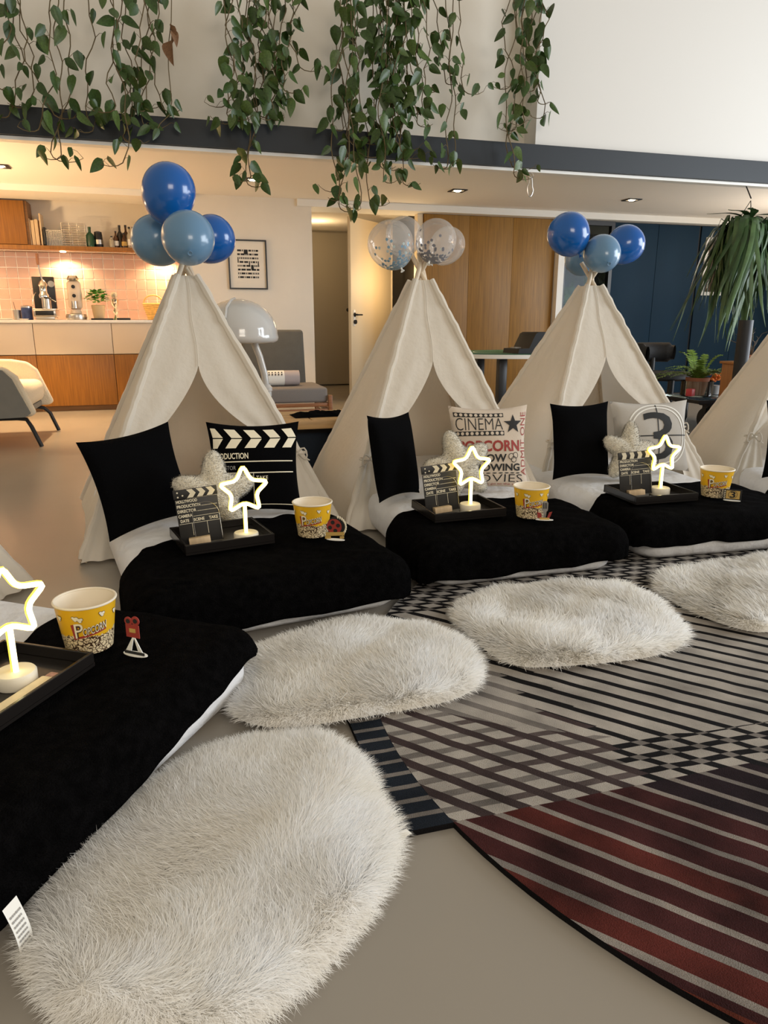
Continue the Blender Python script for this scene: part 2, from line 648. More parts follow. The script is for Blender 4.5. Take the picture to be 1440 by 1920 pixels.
# black framed glazing; shrubs and dark wall behind it imitate a garden reflection
w1 = bpy.data.objects.new('window_1', None)
COL.objects.link(w1)
struct(w1)
fr = B()
for (x0, x1, z0, z1) in ((5.035, 5.085, 0, 2.306), (5.745, 5.795, 0, 2.306), (5.085, 5.745, 2.25, 2.306), (5.085, 5.745, 0, 0.06), (5.085, 5.745, 1.86, 1.90)):
    fr.box(((x0 + x1) / 2, FRONT, (z0 + z1) / 2), (x1 - x0, 0.07, z1 - z0))
fr.obj('window_frame', M_BLACK, w1)
M_PANE = clear_mat('window_pane', (0.75, 0.82, 0.82), 0.0, 0.01, 0.2)
slab('pane', 5.085, 5.745, FRONT - 0.004, FRONT + 0.004, 0.06, 1.86, M_PANE, w1)
slab('pane', 5.085, 5.745, FRONT - 0.004, FRONT + 0.004, 1.90, 2.25, M_PANE, w1)
slab('wall_garden', 3.3, 9.5, 10.9, 11.0, 0.0, 2.389, mat('garden_wall', (0.035, 0.04, 0.042), 0.9))  # added dark backing that keeps the panes dark behind the shrubs
# navy panels
wn = struct(slab('wall_navy', 5.80, 8.6, FRONT + 0.022, FRONT + 0.12, 0.0, 2.308, M_BLACK))
for (x0, x1) in ((5.815, 6.50), (6.506, 7.165), (7.205, 7.90), (7.906, 8.6)):
    slab('wall_panel', x0, x1, FRONT, FRONT + 0.021, 0.01, 2.300, M_NAVY, wn, 0.002)
slab('wall_right', 8.6, 8.7, 5.6, 9.1, 0.0, 2.389, M_WALL)

# ------------------------------------------------------------------ recessed downlights
M_BULB = mat('lamp_glow', (1, 0.9, 0.7), 0.5, emit=(1.0, 0.80, 0.50), estr=14)
names = ['far left', 'second from left, half behind a vine', 'right of the clear balloons', 'rightmost, above the navy panels']
for i, u in enumerate((-1.42, 0.88, 3.08, 5.26)):
    t = thing('ceiling_downlight', f'small recessed ceiling downlight, {names[i]}', 'downlight', (u, 7.80, 2.389), 0, 'recessed downlights')
    b = B()
    for sx, sy, wx, wy in ((-0.07, 0, 0.03, 0.17), (0.07, 0, 0.03, 0.17), (0, -0.07, 0.11, 0.03), (0, 0.07, 0.11, 0.03)):
        b.box((sx, sy, -0.005), (wx, wy, 0.008))
    b.obj('frame', M_BLACKM, t)
    B().lathe([(0, -0.012), (0.03, -0.012), (0.045, -0.002)], 20).obj('bulb', M_BULB, t)
    d = bpy.data.lights.new('downlight_beam', 'SPOT')
    d.energy = (290, 56, 50, 42)[i]
    d.color = WARM
    d.spot_size = math.radians(78)
    d.spot_blend = 0.6
    d.shadow_soft_size = 0.04
    lo = bpy.data.objects.new('downlight_beam', d)
    COL.objects.link(lo)
    lo.parent = t
    lo.location = (0, 0, -0.03)

# uplighters added out of frame to brighten the ceiling, and unseen corridor fill lights
for (lx_, ly_, lb_) in ((-3.0, 7.3, 'slim black floor uplighter in front of the kitchen, left of the frame'), (7.7, 7.0, 'slim black floor uplighter before the navy panels, right of the frame')):
    t = thing('floor_uplighter', lb_, 'lamp', (lx_, ly_, 0))
    B().lathe([(0, 0), (0.14, 0), (0.14, 0.015), (0.02, 0.03), (0, 0.03)], 28).obj('base', M_BLACKM, t)
    B().cyl((0, 0, 0.03), (0, 0, 1.12), 0.014, n=12).obj('pole', M_BLACKM, t)
    B().lathe([(0.0, 1.10), (0.06, 1.12), (0.17, 1.21), (0.20, 1.26), (0.19, 1.255), (0.055, 1.14), (0, 1.13)], 28).obj('bowl', M_BLACKM, t)
area_light('floor_uplighter_glow', (-3.0, 7.3, 1.25), (-2.6, 7.3, 3.0), 0.26, 0.26, 84, WARM)
area_light('far_uplighter_glow', (7.7, 7.0, 1.25), (7.2, 7.0, 3.0), 0.26, 0.26, 20, (1.0, 0.86, 0.70))
d = bpy.data.lights.new('corridor_lamp', 'POINT')  # unseen lights added to brighten the cream door and corridor back
d.color, d.shadow_soft_size = (1.0, 0.70, 0.36), 0.25
d.energy = 15
d2 = d.copy()
d2.energy = 11
for d, q in ((d, (3.0, 9.22, 1.55)), (d2, (2.05, 10.6, 2.25))):
    lo = bpy.data.objects.new('corridor_lamp', d)
    COL.objects.link(lo)
    lo.location = q

# ------------------------------------------------------------------ kitchen run
M_PLINTH = mat('oak_plinth', (0.24, 0.11, 0.035), 0.5, noise=0.2, nscale=4, stretch=(0.6, 12, 12))
seams = [-3.17, -2.34, -1.51, -0.68, 0.19]
desc = ['far left, mostly out of frame', 'behind the cream armchair', 'the wide middle one, fully in view', 'at the right end, half behind the tent']
for i in range(1, 4):
    x0, x1 = seams[i], seams[i + 1]
    t = thing('base_cabinet', f'oak and white kitchen base cabinet, {desc[i]}', 'cabinet', ((x0 + x1) / 2, 9.0, 0), 0, 'kitchen base cabinets')
    w = x1 - x0
    B().box((0, 0.32, 0.53), (w - 0.002, 0.58, 0.92)).obj('body', M_PLINTH, t)
    B().box((0, 0.010, 0.822), (w - 0.006, 0.02, 0.345), 0.002).obj('drawer_front', M_LAMI, t)
    B().box((0, 0.010, 0.353), (w - 0.006, 0.02, 0.575), 0.002).obj('door', M_OAK, t)
    B().box((0, 0.06, 0.033), (w - 0.002, 0.02, 0.065)).obj('plinth', M_PLINTH, t)
tag(slab('worktop', -2.36, 0.198, 8.975, 9.60, 0.998, 1.030, M_STONE, bev=0.002, kind=False), 'thin cream stone kitchen worktop', 'worktop')

sh = thing('wall_shelf', 'long oak shelf on the kitchen wall above pink tiles', 'shelf', (0, 0, 0))
slab('board', -2.56, 0.198, 9.29, 9.615, 1.803, 1.848, M_OAK, sh, 0.002)
slab('light_strip', -2.56, 0.198, 9.42, 9.45, 1.797, 1.8025, M_TRIM, sh)
for u in (-2.3, -1.16, -0.05):
    o = B().lathe([(0, -0.006), (0.028, -0.006), (0.034, 0.0)], 18).obj('spot_lamp', M_BULB, sh, (u, 9.43, 1.796))
    d = bpy.data.lights.new('shelf_spot_light', 'SPOT')
    d.energy = 30
    d.color = WARM
    d.spot_size = math.radians(150)
    d.spot_blend = 0.5
    d.shadow_soft_size = 0.03
    lo = bpy.data.objects.new('shelf_spot_light', d)
    COL.objects.link(lo)
    lo.parent = sh
    lo.location = (u, 9.43, 1.780)

uc = thing('upper_cabinet', 'oak upper cabinet at the left end of the kitchen shelf', 'cabinet', (-2.0, 9.30, 1.849))
B().box((0.0, 0.17, 0.235), (1.05, 0.29, 0.468), 0.002).obj('body', M_PLINTH, uc)
B().box((-0.012, 0.010, 0.235), (1.02, 0.02, 0.46), 0.002).obj('door', M_OAK, uc)


def sh_u(px):
    return -1.815 + 0.00575 * px


SHZ = 1.849
M_BEECH = mat('beech_board', (0.62, 0.46, 0.28), 0.6, noise=0.15, nscale=5, stretch=(12, 12, 0.6))
hs = [(51, 0.265, 0.034, 'slim pale wooden board, leftmost of the row on the shelf'),
      (58, 0.285, 0.034, 'pale wooden board, second of the row on the shelf'),
      (65, 0.270, 0.036, 'pale wooden board, third of the row on the shelf'),
      (72, 0.280, 0.036, 'pale wooden board, fourth of the row on the shelf'),
      (79.5, 0.345, 0.018, 'tallest thin wooden board in the row on the shelf')]
for px, h, w, lb in hs:
    tag(B().box((0, 0, h / 2), (w, 0.20, h), 0.004).obj('cutting_board', M_BEECH, None, (sh_u(px), 9.45, SHZ + 0.0005)), lb, 'board', 'boards on the shelf')
tag(B().box((0, 0, 0.10), (0.022, 0.19, 0.20), 0.003).obj('cutting_board', M_BLACK, None, (sh_u(85), 9.45, SHZ + 0.0005)), 'short black board beside the wire rack on the shelf', 'board', 'boards on the shelf')


def wire_basket(name, lb, u, w, d, h, nz, nx):
    t = thing(name, lb, 'basket', (u, 9.45, SHZ + 0.003), 0)
    b = B()
    for k in range(nz + 1):
        z = h * k / nz
        b.tube([(-w / 2, -d / 2, z), (w / 2, -d / 2, z), (w / 2, d / 2, z), (-w / 2, d / 2, z)], 0.0028, 5, closed=True)
    b.obj('wire_hoops', M_CHROME, t)
    b = B()
    for k in range(nx + 1):
        x = -w / 2 + w * k / nx
        b.tube([(x, -d / 2, h), (x, -d / 2, 0), (x, d / 2, 0), (x, d / 2, h)], 0.0022, 5)
    b.obj('wire_bars', M_CHROME, t)
    return t


wire_basket('wire_rack', 'low upright wire rack on the kitchen shelf', sh_u(102), 0.15, 0.18, 0.17, 2, 11)
wire_basket('wire_basket', 'taller horizontal-wired basket on the kitchen shelf', sh_u(139), 0.25, 0.20, 0.25, 10, 3)


def bottle(u, v, h, r, m, lb, capm=M_BLACK, labelm=None, z=SHZ):
    t = thing('bottle', lb, 'bottle', (u, v, z + 0.0005), 0, 'bottles on the shelf')
    gb = B().lathe([(0, 0), (r, 0), (r, h * 0.55), (r * 0.85, h * 0.64), (r * 0.36, h * 0.75), (r * 0.34, h * 0.93), (0, h * 0.93)], 18).obj('glass_body', m, t)
    B().lathe([(0, h * 0.90), (r * 0.40, h * 0.90), (r * 0.40, h), (0, h)], 14).obj('cap', capm, gb)
    if labelm:
        B().lathe([(r * 1.015, h * 0.14), (r * 1.015, h * 0.42)], 18).obj('paper_label', labelm, gb)


M_GLGREEN = mat('green_glass', (0.01, 0.07, 0.035), 0.1, spec=0.6)
M_GLBROWN = mat('brown_glass', (0.07, 0.025, 0.008), 0.1, spec=0.6)
M_GLCLEAR = mat('pale_glass', (0.40, 0.36, 0.28), 0.1, spec=0.6)
M_GLDARK = mat('dark_glass', (0.02, 0.018, 0.016), 0.1, spec=0.6)
bottle(sh_u(168), 9.42, 0.225, 0.045, M_GLGREEN, 'dark green bottle beside the wire basket', M_GLGREEN)
t = thing('canister', 'squat black canister next to the green bottle', 'canister', (sh_u(183), 9.46, SHZ + 0.0005))
B().lathe([(0, 0), (0.048, 0), (0.05, 0.02), (0.046, 0.15), (0.042, 0.16), (0, 0.16)], 20).obj('body', M_BLACKM, t)
B().lathe([(0.051, 0.04), (0.0495, 0.09)], 20).obj('band', M_STEEL, t)
B().lathe([(0.043, 0.16), (0.043, 0.175), (0.02, 0.185), (0, 0.185)], 20).obj('lid', M_BLACK, t)
bl = [(209, 9.40, 0.13, 0.032, M_GLCLEAR, None, 'small clear bottle at the left of the bottle group'),
      (217, 9.43, 0.19, 0.030, M_GLBROWN, M_WHITEP, 'brown bottle with pale label, second of the group'),
      (225, 9.47, 0.26, 0.036, M_GLDARK, None, 'tall dark wine bottle in the bottle group'),
      (233, 9.40, 0.17, 0.030, M_GLBROWN, M_GOLDP, 'short brown bottle with ochre label in the group'),
      (236.5, 9.52, 0.27, 0.033, M_GLBROWN, None, 'tall brown bottle at the back of the group'),
      (244, 9.42, 0.24, 0.034, M_GLCLEAR, M_WHITEP, 'clear bottle with round white label in the group'),
      (251, 9.50, 0.25, 0.032, M_GLBROWN, M_CREAMP, 'amber bottle behind the clear labelled bottle'),
      (257, 9.41, 0.22, 0.032, M_GLDARK, M_WHITEP, 'dark bottle with white label beside the balloons'),
      (262, 9.52, 0.31, 0.034, M_GLCLEAR, None, 'tallest clear bottle in the group'),
      (268, 9.44, 0.28, 0.034, M_GLDARK, M_GREYP, 'dark bottle at the right end, half behind a balloon')]
for px, v, h, r, m, lm, lb in bl:
    bottle(sh_u(px), v, h, r, m, lb, M_BLACK if px % 2 else M_GLDARK, lm)


# ---- worktop things
def ct_u(px):
    return -1.855 + 0.00568 * px


CT = 1.0305
t = thing('espresso_machine', 'chrome lever espresso machine with black back panel', 'coffee machine', (ct_u(84), 9.22, CT))
b = B().box((0, 0, 0.02), (0.20, 0.28, 0.035), 0.006).box((0, 0, 0.075), (0.235, 0.30, 0.075), 0.008)
b.obj('base', M_STEEL, t)
B().box((0, -0.152, 0.075), (0.19, 0.004, 0.05), 0.001).obj('drip_front', M_BLACK, t)
B().box((0, 0.02, 0.118), (0.245, 0.31, 0.012), 0.003).obj('drip_tray', M_CHROME, t)
B().box((-0.015, 0.11, 0.30), (0.235, 0.05, 0.36), 0.006).obj('back_panel', M_BLACK, t)
B().cyl((0.01, 0.0, 0.12), (0.01, 0.0, 0.25), 0.05, n=20).obj('boiler', M_STEEL, t)
b = B().lathe([(0, 0.24), (0.05, 0.24), (0.055, 0.27), (0.04, 0.30), (0.04, 0.36), (0.05, 0.38), (0.035, 0.42), (0.012, 0.44), (0, 0.44)], 18)
b.obj('group_head', M_CHROME, t, (-0.005, -0.02, 0))
B().tube([(-0.02, -0.05, 0.25), (0.05, -0.09, 0.24), (0.13, -0.15, 0.19)], 0.010, 8).obj('portafilter_handle', M_BLACK, t)
lv = B().cyl((-0.01, 0, 0.43), (-0.03, -0.01, 0.60), 0.007, n=8).obj('lever', M_CHROME, t)
B().lathe([(0, 0), (0.013, 0.0), (0.017, 0.06), (0.016, 0.12), (0, 0.125)], 12).obj('lever_grip', M_TEAK, lv, (-0.03, -0.01, 0.60))
B().cyl((0.07, 0.075, 0.40), (0.07, 0.065, 0.40), 0.035, n=20).obj('gauge', M_STEEL, t)
B().tube([(-0.09, 0.0, 0.30), (-0.11, -0.06, 0.26), (-0.12, -0.10, 0.16)], 0.006, 8).obj('steam_wand', M_CHROME, t)

t = thing('coffee_grinder', 'pale cream coffee grinder on round steel base', 'grinder', (ct_u(139), 9.24, CT))
B().lathe([(0, 0), (0.11, 0), (0.118, 0.03), (0.11, 0.065), (0.06, 0.075), (0, 0.075)], 24).obj('base', M_STEEL, t)
b = B().lathe([(0, 0.075), (0.065, 0.075), (0.055, 0.11), (0.06, 0.12), (0, 0.12)], 22)
b.obj('collar', M_LAMI, t)
B().box((0.0, 0.03, 0.28), (0.15, 0.12, 0.32), 0.04, seg=3).obj('body', M_LAMI, t)
B().cyl((0, -0.06, 0.13), (0, -0.06, 0.21), 0.032, n=16).obj('cup', M_STEEL, t)
B().lathe([(0, 0.44), (0.06, 0.44), (0.066, 0.46), (0.05, 0.49), (0.0, 0.495)], 20).obj('lid', M_CHROME, t)
for z in (0.27, 0.37):
    B().cyl((0, -0.03, z), (0, -0.042, z), 0.02, n=16).obj('dial', M_BLACK, t)

t = thing('herb_pot', 'leafy green basil in a beige pot on the worktop', 'plant', (ct_u(182), 9.26, CT + 0.0205))
t.scale = (1.3, 1.3, 1.3)
B().lathe([(0, 0), (0.045, 0), (0.06, 0.11), (0.055, 0.115), (0.052, 0.10), (0, 0.10)], 20).obj('pot', mat('beige_pot', (0.55, 0.42, 0.25), 0.7), t)
b = B()
rr = random.Random(3)
for k in range(150):
    a, e = rr.uniform(0, 2 * PI), rr.uniform(-0.2, 1.4)
    R0 = 0.09 * rr.uniform(0.6, 1.1)
    p = Vector((R0 * math.cos(a) * math.cos(e), R0 * math.sin(a) * math.cos(e), 0.16 + 0.08 * math.sin(e)))
    d = Vector((math.cos(a), math.sin(a), rr.uniform(-0.5, 0.4))).normalized() * 0.046
    s = d.cross(Vector((0, 0, 1))).normalized() * 0.021
    vs = [b.bm.verts.new(q) for q in (p, p + d * 0.5 + s, p + d, p + d * 0.5 - s)]
    b.bm.faces.new(vs)
fo = b.obj('foliage', mat('basil', (0.06, 0.30, 0.02), 0.45, noise=0.3, nscale=30), t, smooth=False, recalc=False)
fo['kind'] = 'stuff'
tag(B().box((0, 0, 0.01), (0.24, 0.20, 0.02), 0.004).obj('tray', M_BLACK, None, (ct_u(189), 9.24, CT)), 'flat black tray under the basil pot', 'tray')
tag(B().box((0, 0, 0.012), (0.15, 0.08, 0.024), 0.004).obj('knife_block', M_BLACK, None, (ct_u(231), 9.16, CT)), 'small flat black box on the worktop', 'box')
t = thing('vase', 'clear and silver goblet-shaped vase beside the basil', 'vase', (ct_u(213), 9.42, CT))
B().lathe([(0, 0), (0.045, 0), (0.03, 0.02), (0.012, 0.06), (0.03, 0.10), (0.012, 0.14), (0.045, 0.19), (0.05, 0.24), (0.02, 0.25)], 20).obj('goblet', M_CHROME, t)
B().ball((0, 0, 0.29), 0.038, n=16).obj('knob', M_GLCLEAR, t)
t = thing('blue_tin', 'dark blue tin with pale lid on the worktop', 'tin', (ct_u(46), 9.27, CT))
B().lathe([(0, 0), (0.06, 0), (0.06, 0.135), (0, 0.135)], 22).obj('can', mat('blue_tin', (0.03, 0.05, 0.16), 0.3, noise=0.3, nscale=20), t)
B().lathe([(0.061, 0.135), (0.061, 0.15), (0.02, 0.165), (0, 0.165)], 22).obj('lid', M_STEEL, t)
t = thing('utensil_cup', 'steel cup with a thin stirrer beside the blue tin', 'cup', (ct_u(27), 9.30, CT))
B().lathe([(0, 0), (0.042, 0), (0.045, 0.11), (0.04, 0.11), (0.038, 0.008), (0, 0.008)], 20).obj('cup', M_STEEL, t)
B().cyl((0.0, 0, 0.01), (-0.03, 0.01, 0.20), 0.003, n=6).obj('stirrer', M_BLACK, t)
tag(B().lathe([(0, 0), (0.07, 0), (0.095, 0.012), (0.093, 0.016), (0.0, 0.008)], 26).obj('saucer', M_STONE, None, (ct_u(8), 9.14, CT)), 'white saucer at the left edge of the worktop', 'saucer')
tag(B().lathe([(0, 0), (0.035, 0), (0.05, 0.010), (0.048, 0.013), (0.0, 0.006)], 22).obj('saucer', M_STONE, None, (ct_u(45), 9.08, CT)), 'tiny white dish in front of the blue tin', 'saucer')
t = thing('straw_basket', 'yellow straw basket at the tent edge on the worktop', 'basket', (ct_u(291), 9.38, CT))
b = B()
for k in range(9):
    b.lathe([(0.075 + 0.006 * k - 0.006, 0.022 * k), (0.085 + 0.006 * k, 0.022 * k + 0.011), (0.075 + 0.006 * k, 0.022 * k + 0.022)], 24)
b.lathe([(0, 0.002), (0.08, 0.002)], 24)
b.obj('coils', mat('straw', (0.72, 0.50, 0.18), 0.8, noise=0.2, nscale=30), t)
B().tube([(0.11 * math.cos(PI * k / 10), 0, 0.20 + 0.09 * math.sin(PI * k / 10)) for k in range(11)], 0.008, 7).obj('handle', MATS['straw'], t)

# ------------------------------------------------------------------ picture on the wall
pa, pb = at(427, 449, FRONT - 0.125), at(501, 541, FRONT - 0.125)
pw, ph = pb.x - pa.x, pa.z - pb.z
t = thing('framed_print', 'framed abstract print of black blocks on cream', 'picture', ((pa.x + pb.x) / 2, FRONT - 0.122, (pa.z + pb.z) / 2 - 0.004))
b = B()
for cx, cz, wx, wz in ((-pw / 2, 0, 0.016, ph + 0.016), (pw / 2, 0, 0.016, ph + 0.016), (0, ph / 2, pw - 0.016, 0.016), (0, -ph / 2, pw - 0.016, 0.016)):
    b.box((cx, -0.012, cz), (wx, 0.024, wz))
b.obj('frame', M_BLACK, t)
pap = B().box((0, -0.004, 0), (pw - 0.016, 0.006, ph - 0.016)).obj('paper', mat('print_paper', (0.82, 0.76, 0.66), 0.8), t)
pr = Print()
rr = random.Random(5)
for r in range(8):
    y0 = 0.165 - r * 0.042
    x = -0.115
    while x < 0.12:
        w = rr.choice([0.010, 0.012, 0.012, 0.03, 0.045])
        if r == 5 and x > -0.08:
            w = 0.05
        pr.rect(x, y0 - 0.020 - (0.03 if rr.random() < 0.08 else 0), min(x + w, 0.13), y0, 0, 0)
        x += w + 0.009
pr.obj('blocks', [M_BLACKP], lambda x, y, l: Vector((x, -0.0085, y)), pap, step=0)

# ================================================================== TENTS AND BEDS
def tent(label, mid, ang, w=1.2, h=1.22, seed=0):
    t = thing('teepee_tent', label, 'tent', (mid[0], mid[1], 0), math.radians(ang), 'cream teepee tents')
    hw, a = w / 2, 0.045
    rr = random.Random(seed)

    def pole(sx, sy, z):
        k = z / h
        y0 = 0 if sy < 0 else 2 * hw
        return Vector((sx * (hw + (a - hw) * k), y0 + (hw + sy * a - y0) * k, z))

    for sx in (-1, 1):
        for sy in (-1, 1):
            p0 = pole(sx, sy, 0.0)
            d = (pole(sx, sy, h) - p0)
            off = Vector((0.012 * sy, 0.012 * sx, 0))
            p0i = p0 + Vector((-0.018 * sx, -0.018 * sy, 0.004))
            p1 = p0i + d * 1.11 + off
            B().cyl(p0i, p1, 0.0125, n=10).obj('pole', M_POLE, t)
            pts, rs = [], []
            for k in range(41):
                z = 0.02 + (h - 0.02) * k / 40
                q = pole(sx, sy, z)
                pts.append(q + Vector((rr.uniform(-1, 1), rr.uniform(-1, 1), 0)) * 0.0025)
                rs.append(0.016 + (0.007 if sx > 0 and sy < 0 else 0.003) * rr.random())
            B().tube(pts, rs, 8).obj('pole_sleeve', M_TENT, t)

    def panel(name, A, C, nrm, k):
        def fn(s, q):
            z = h * q
            P, Q = A(z), C(z)
            p = P.lerp(Q, s)
            sag = math.sin(PI * s) * (1 - q) ** 0.6
            p = p + nrm * (-0.025 * sag + 0.012 * sag * snoise(s * 1.5, q * 0.6, 1.0, k))
            return p
        return B().grid(fn, 16, 20).obj(name, M_TENT, t, recalc=False)

    panel('side_panel', lambda z: pole(-1, -1, z), lambda z: pole(-1, 1, z), Vector((-1, 0, 0)), seed + 1)
    panel('side_panel', lambda z: pole(1, -1, z), lambda z: pole(1, 1, z), Vector((1, 0, 0)), seed + 2)
    panel('back_panel', lambda z: pole(-1, 1, z), lambda z: pole(1, 1, z), Vector((0, 1, 0)), seed + 3)
    zp = 0.80
    for sx in (-1, 1):
        zt = 0.34 if sx < 0 else 0.39
        def fn(s, q, sx=sx, zt=zt):
            z = h - (h - zt) * q
            P = pole(sx, -1, z)
            Cc = Vector((0, P.y, z))
            if z > zp:
                g = 0.0
            else:
                g = ((zp - z) / (zp - zt)) ** (1.05 if sx < 0 else 1.55)
                g = g * 0.97
            I = Cc.lerp(P, g)
            p = P.lerp(I, s)
            tight = max(0.0, (h - z) / (h - zt))
            amp = 0.002 + 0.020 * max(0.0, tight - 0.25) ** 1.5 * math.sin(PI * min(1, s * 1.0)) * (1 - 0.5 * g)
            p.y += -amp * (0.5 + 0.5 * math.sin(s * PI * 3.0 + 0.8 * seed + 2.0 * q)) * (1 if s > 0 else 0)
            p.y += 0.05 * g * s * (1 - g)
            p.z -= 0.02 * math.sin(PI * s) * g
            return p
        flap = B().grid(fn, 22, 34).obj('front_flap', M_TENT, t, recalc=False)

        def hem(s, q, sx=sx, zt=zt):
            """gathered tail of the flap below the tie"""
            z = zt + 0.005 - (zt - 0.01) * q
            P = pole(sx, -1, z)
            wdt = 0.035 + 0.17 * q ** 0.8
            p = Vector((P.x - sx * (s * wdt), P.y - 0.012 - 0.018 * q * (0.5 + 0.5 * math.sin(s * PI * 5 + seed)), z))
            return p
        B().grid(hem, 22, 14).obj('flap_tail', M_TENT, t, recalc=False)
        P = pole(sx, -1, zt)
        if sx > 0:
            B().tube([Vector((0.004 * math.sin(k), pole(1, -1, h - (h - zp) * k / 10).y - 0.006, h - (h - zp) * k / 10)) for k in range(11)], 0.0020, 6).obj('centre_seam', M_TENT, t)
        b = B()
        c = P + Vector((-sx * 0.01, -0.035, 0.0))
        b.tube([P + Vector((0.034 * math.cos(q), 0.034 * math.sin(q) - 0.004, 0)) for q in [2 * PI * k / 12 for k in range(12)]], 0.005, 6, closed=True)
        for s2 in (-1, 1):
            b.tube([c + Vector((s2 * 0.045 * math.sin(PI * k / 8) * 0.9, -0.012 * math.sin(PI * k / 8), 0.028 * math.sin(2 * PI * k / 8 + 0.3))) for k in range(9)], 0.004, 6)
            b.tube([c, c + Vector((s2 * 0.03, -0.006, -0.02)), c + Vector((s2 * 0.055, -0.004, -0.035))], 0.0035, 6)
        b.obj('tie_bow', M_TENT, flap)
    return t


TENTS = [
    tent('cream teepee tent at the left edge, mostly out of frame', (-0.93, 2.40), 56, seed=1),
    tent('cream teepee tent under the largest blue balloons', (0.143, 3.178), 6, seed=2),
    tent('cream teepee tent topped by clear confetti balloons', (1.303, 3.257), -0.4, 1.12, seed=3),
    tent('cream teepee tent in front of the navy panels', (2.497, 3.474), -0.7, seed=4),
    tent('cream teepee tent cut off by the right edge', (3.64, 3.15), -24, seed=5),
]

BEDS = [((-0.119, 1.502), 56.4, 0.0), ((0.335, 2.205), 12.0, 0.016), ((1.27, 2.432), 3.0, 0.016), ((2.235, 2.48), -1.0, 0.016), ((3.17, 2.29), -24.0, 0.0)]
# foot centre, angle, height and width factor of each mattress
MATT = [((-0.112, 1.465), 55.5, 0.0, 1.02), ((0.297, 2.188), 10.0, 0.016, 0.95), ((1.285, 2.382), 0.5, 0.016, 0.86), ((2.270, 2.425), -3.0, 0.016, 0.88), ((3.19, 2.25), -24.0, 0.0, 1.0)]
BT = 0.170          # top of the mattress
BK = 0.198          # top of the blanket


def onbed(i, x, y, z):
    (cx, cy), a, z0 = BEDS[i]
    a = math.radians(a)
    return Vector((cx + x * math.cos(a) - y * math.sin(a), cy + x * math.sin(a) + y * math.cos(a), z + z0))


def bang(i):
    return math.radians(BEDS[i][1])


MATTRESS_ME = None
bl_lab = ['at the lower left corner of the picture', 'in front of the tent with the largest blue balloons', 'in front of the tent with clear balloons',
          'in front of the tent by the navy panels', 'at the right edge of the picture']


def rrect(hx, y0, y1, r, n=7):
    out = []
    for cx, cy, a0 in ((hx - r, y1 - r, 0), (-hx + r, y1 - r, 90), (-hx + r, y0 + r, 180), (hx - r, y0 + r, 270)):
        for k in range(n + 1):
            a = math.radians(a0 + 90 * k / n)
            out.append((cx + r * math.cos(a), cy + r * math.sin(a)))
    return out


def make_mattress_mesh():
    b = B()
    loops = []
    for ins, z in ((0.10, 0.0005), (0.030, 0.003), (0.010, 0.022), (0.0, 0.055), (0.0, 0.105), (0.010, 0.135), (0.035, 0.158), (0.075, BT - 0.002), (0.13, BT), (0.20, BT), (0.28, BT), (0.36, BT), (0.42, BT)):
        r = max(0.02, 0.10 - ins * 0.3)
        loops.append([b.bm.verts.new((x, y, z + (0.004 * snoise(x * 2, y * 2, 1.0, 4) if z > BT - 0.001 else 0))) for x, y in rrect(0.475 - ins, ins, 1.9 - ins, r)])
    n = len(loops[0])
    for A, C in zip(loops, loops[1:]):
        for k in range(n):
            b.bm.faces.new((A[k], A[(k + 1) % n], C[(k + 1) % n], C[k]))
    b.bm.faces.new(loops[-1])
    b.bm.faces.new(loops[0][::-1])
    return b.mesh('mattress', M_SHEET, angle=60)


mm = make_mattress_mesh()
for i in range(5):
    (mx_, my_), ma_, mz_, ms_ = MATT[i]
    o = link('mattress', mm, None, (mx_, my_, mz_), (0, 0, math.radians(ma_)))
    o.scale = (ms_, 1, 1)
    tag(o, f'low white-sheeted mattress {bl_lab[i]}', 'mattress', 'white mattresses')


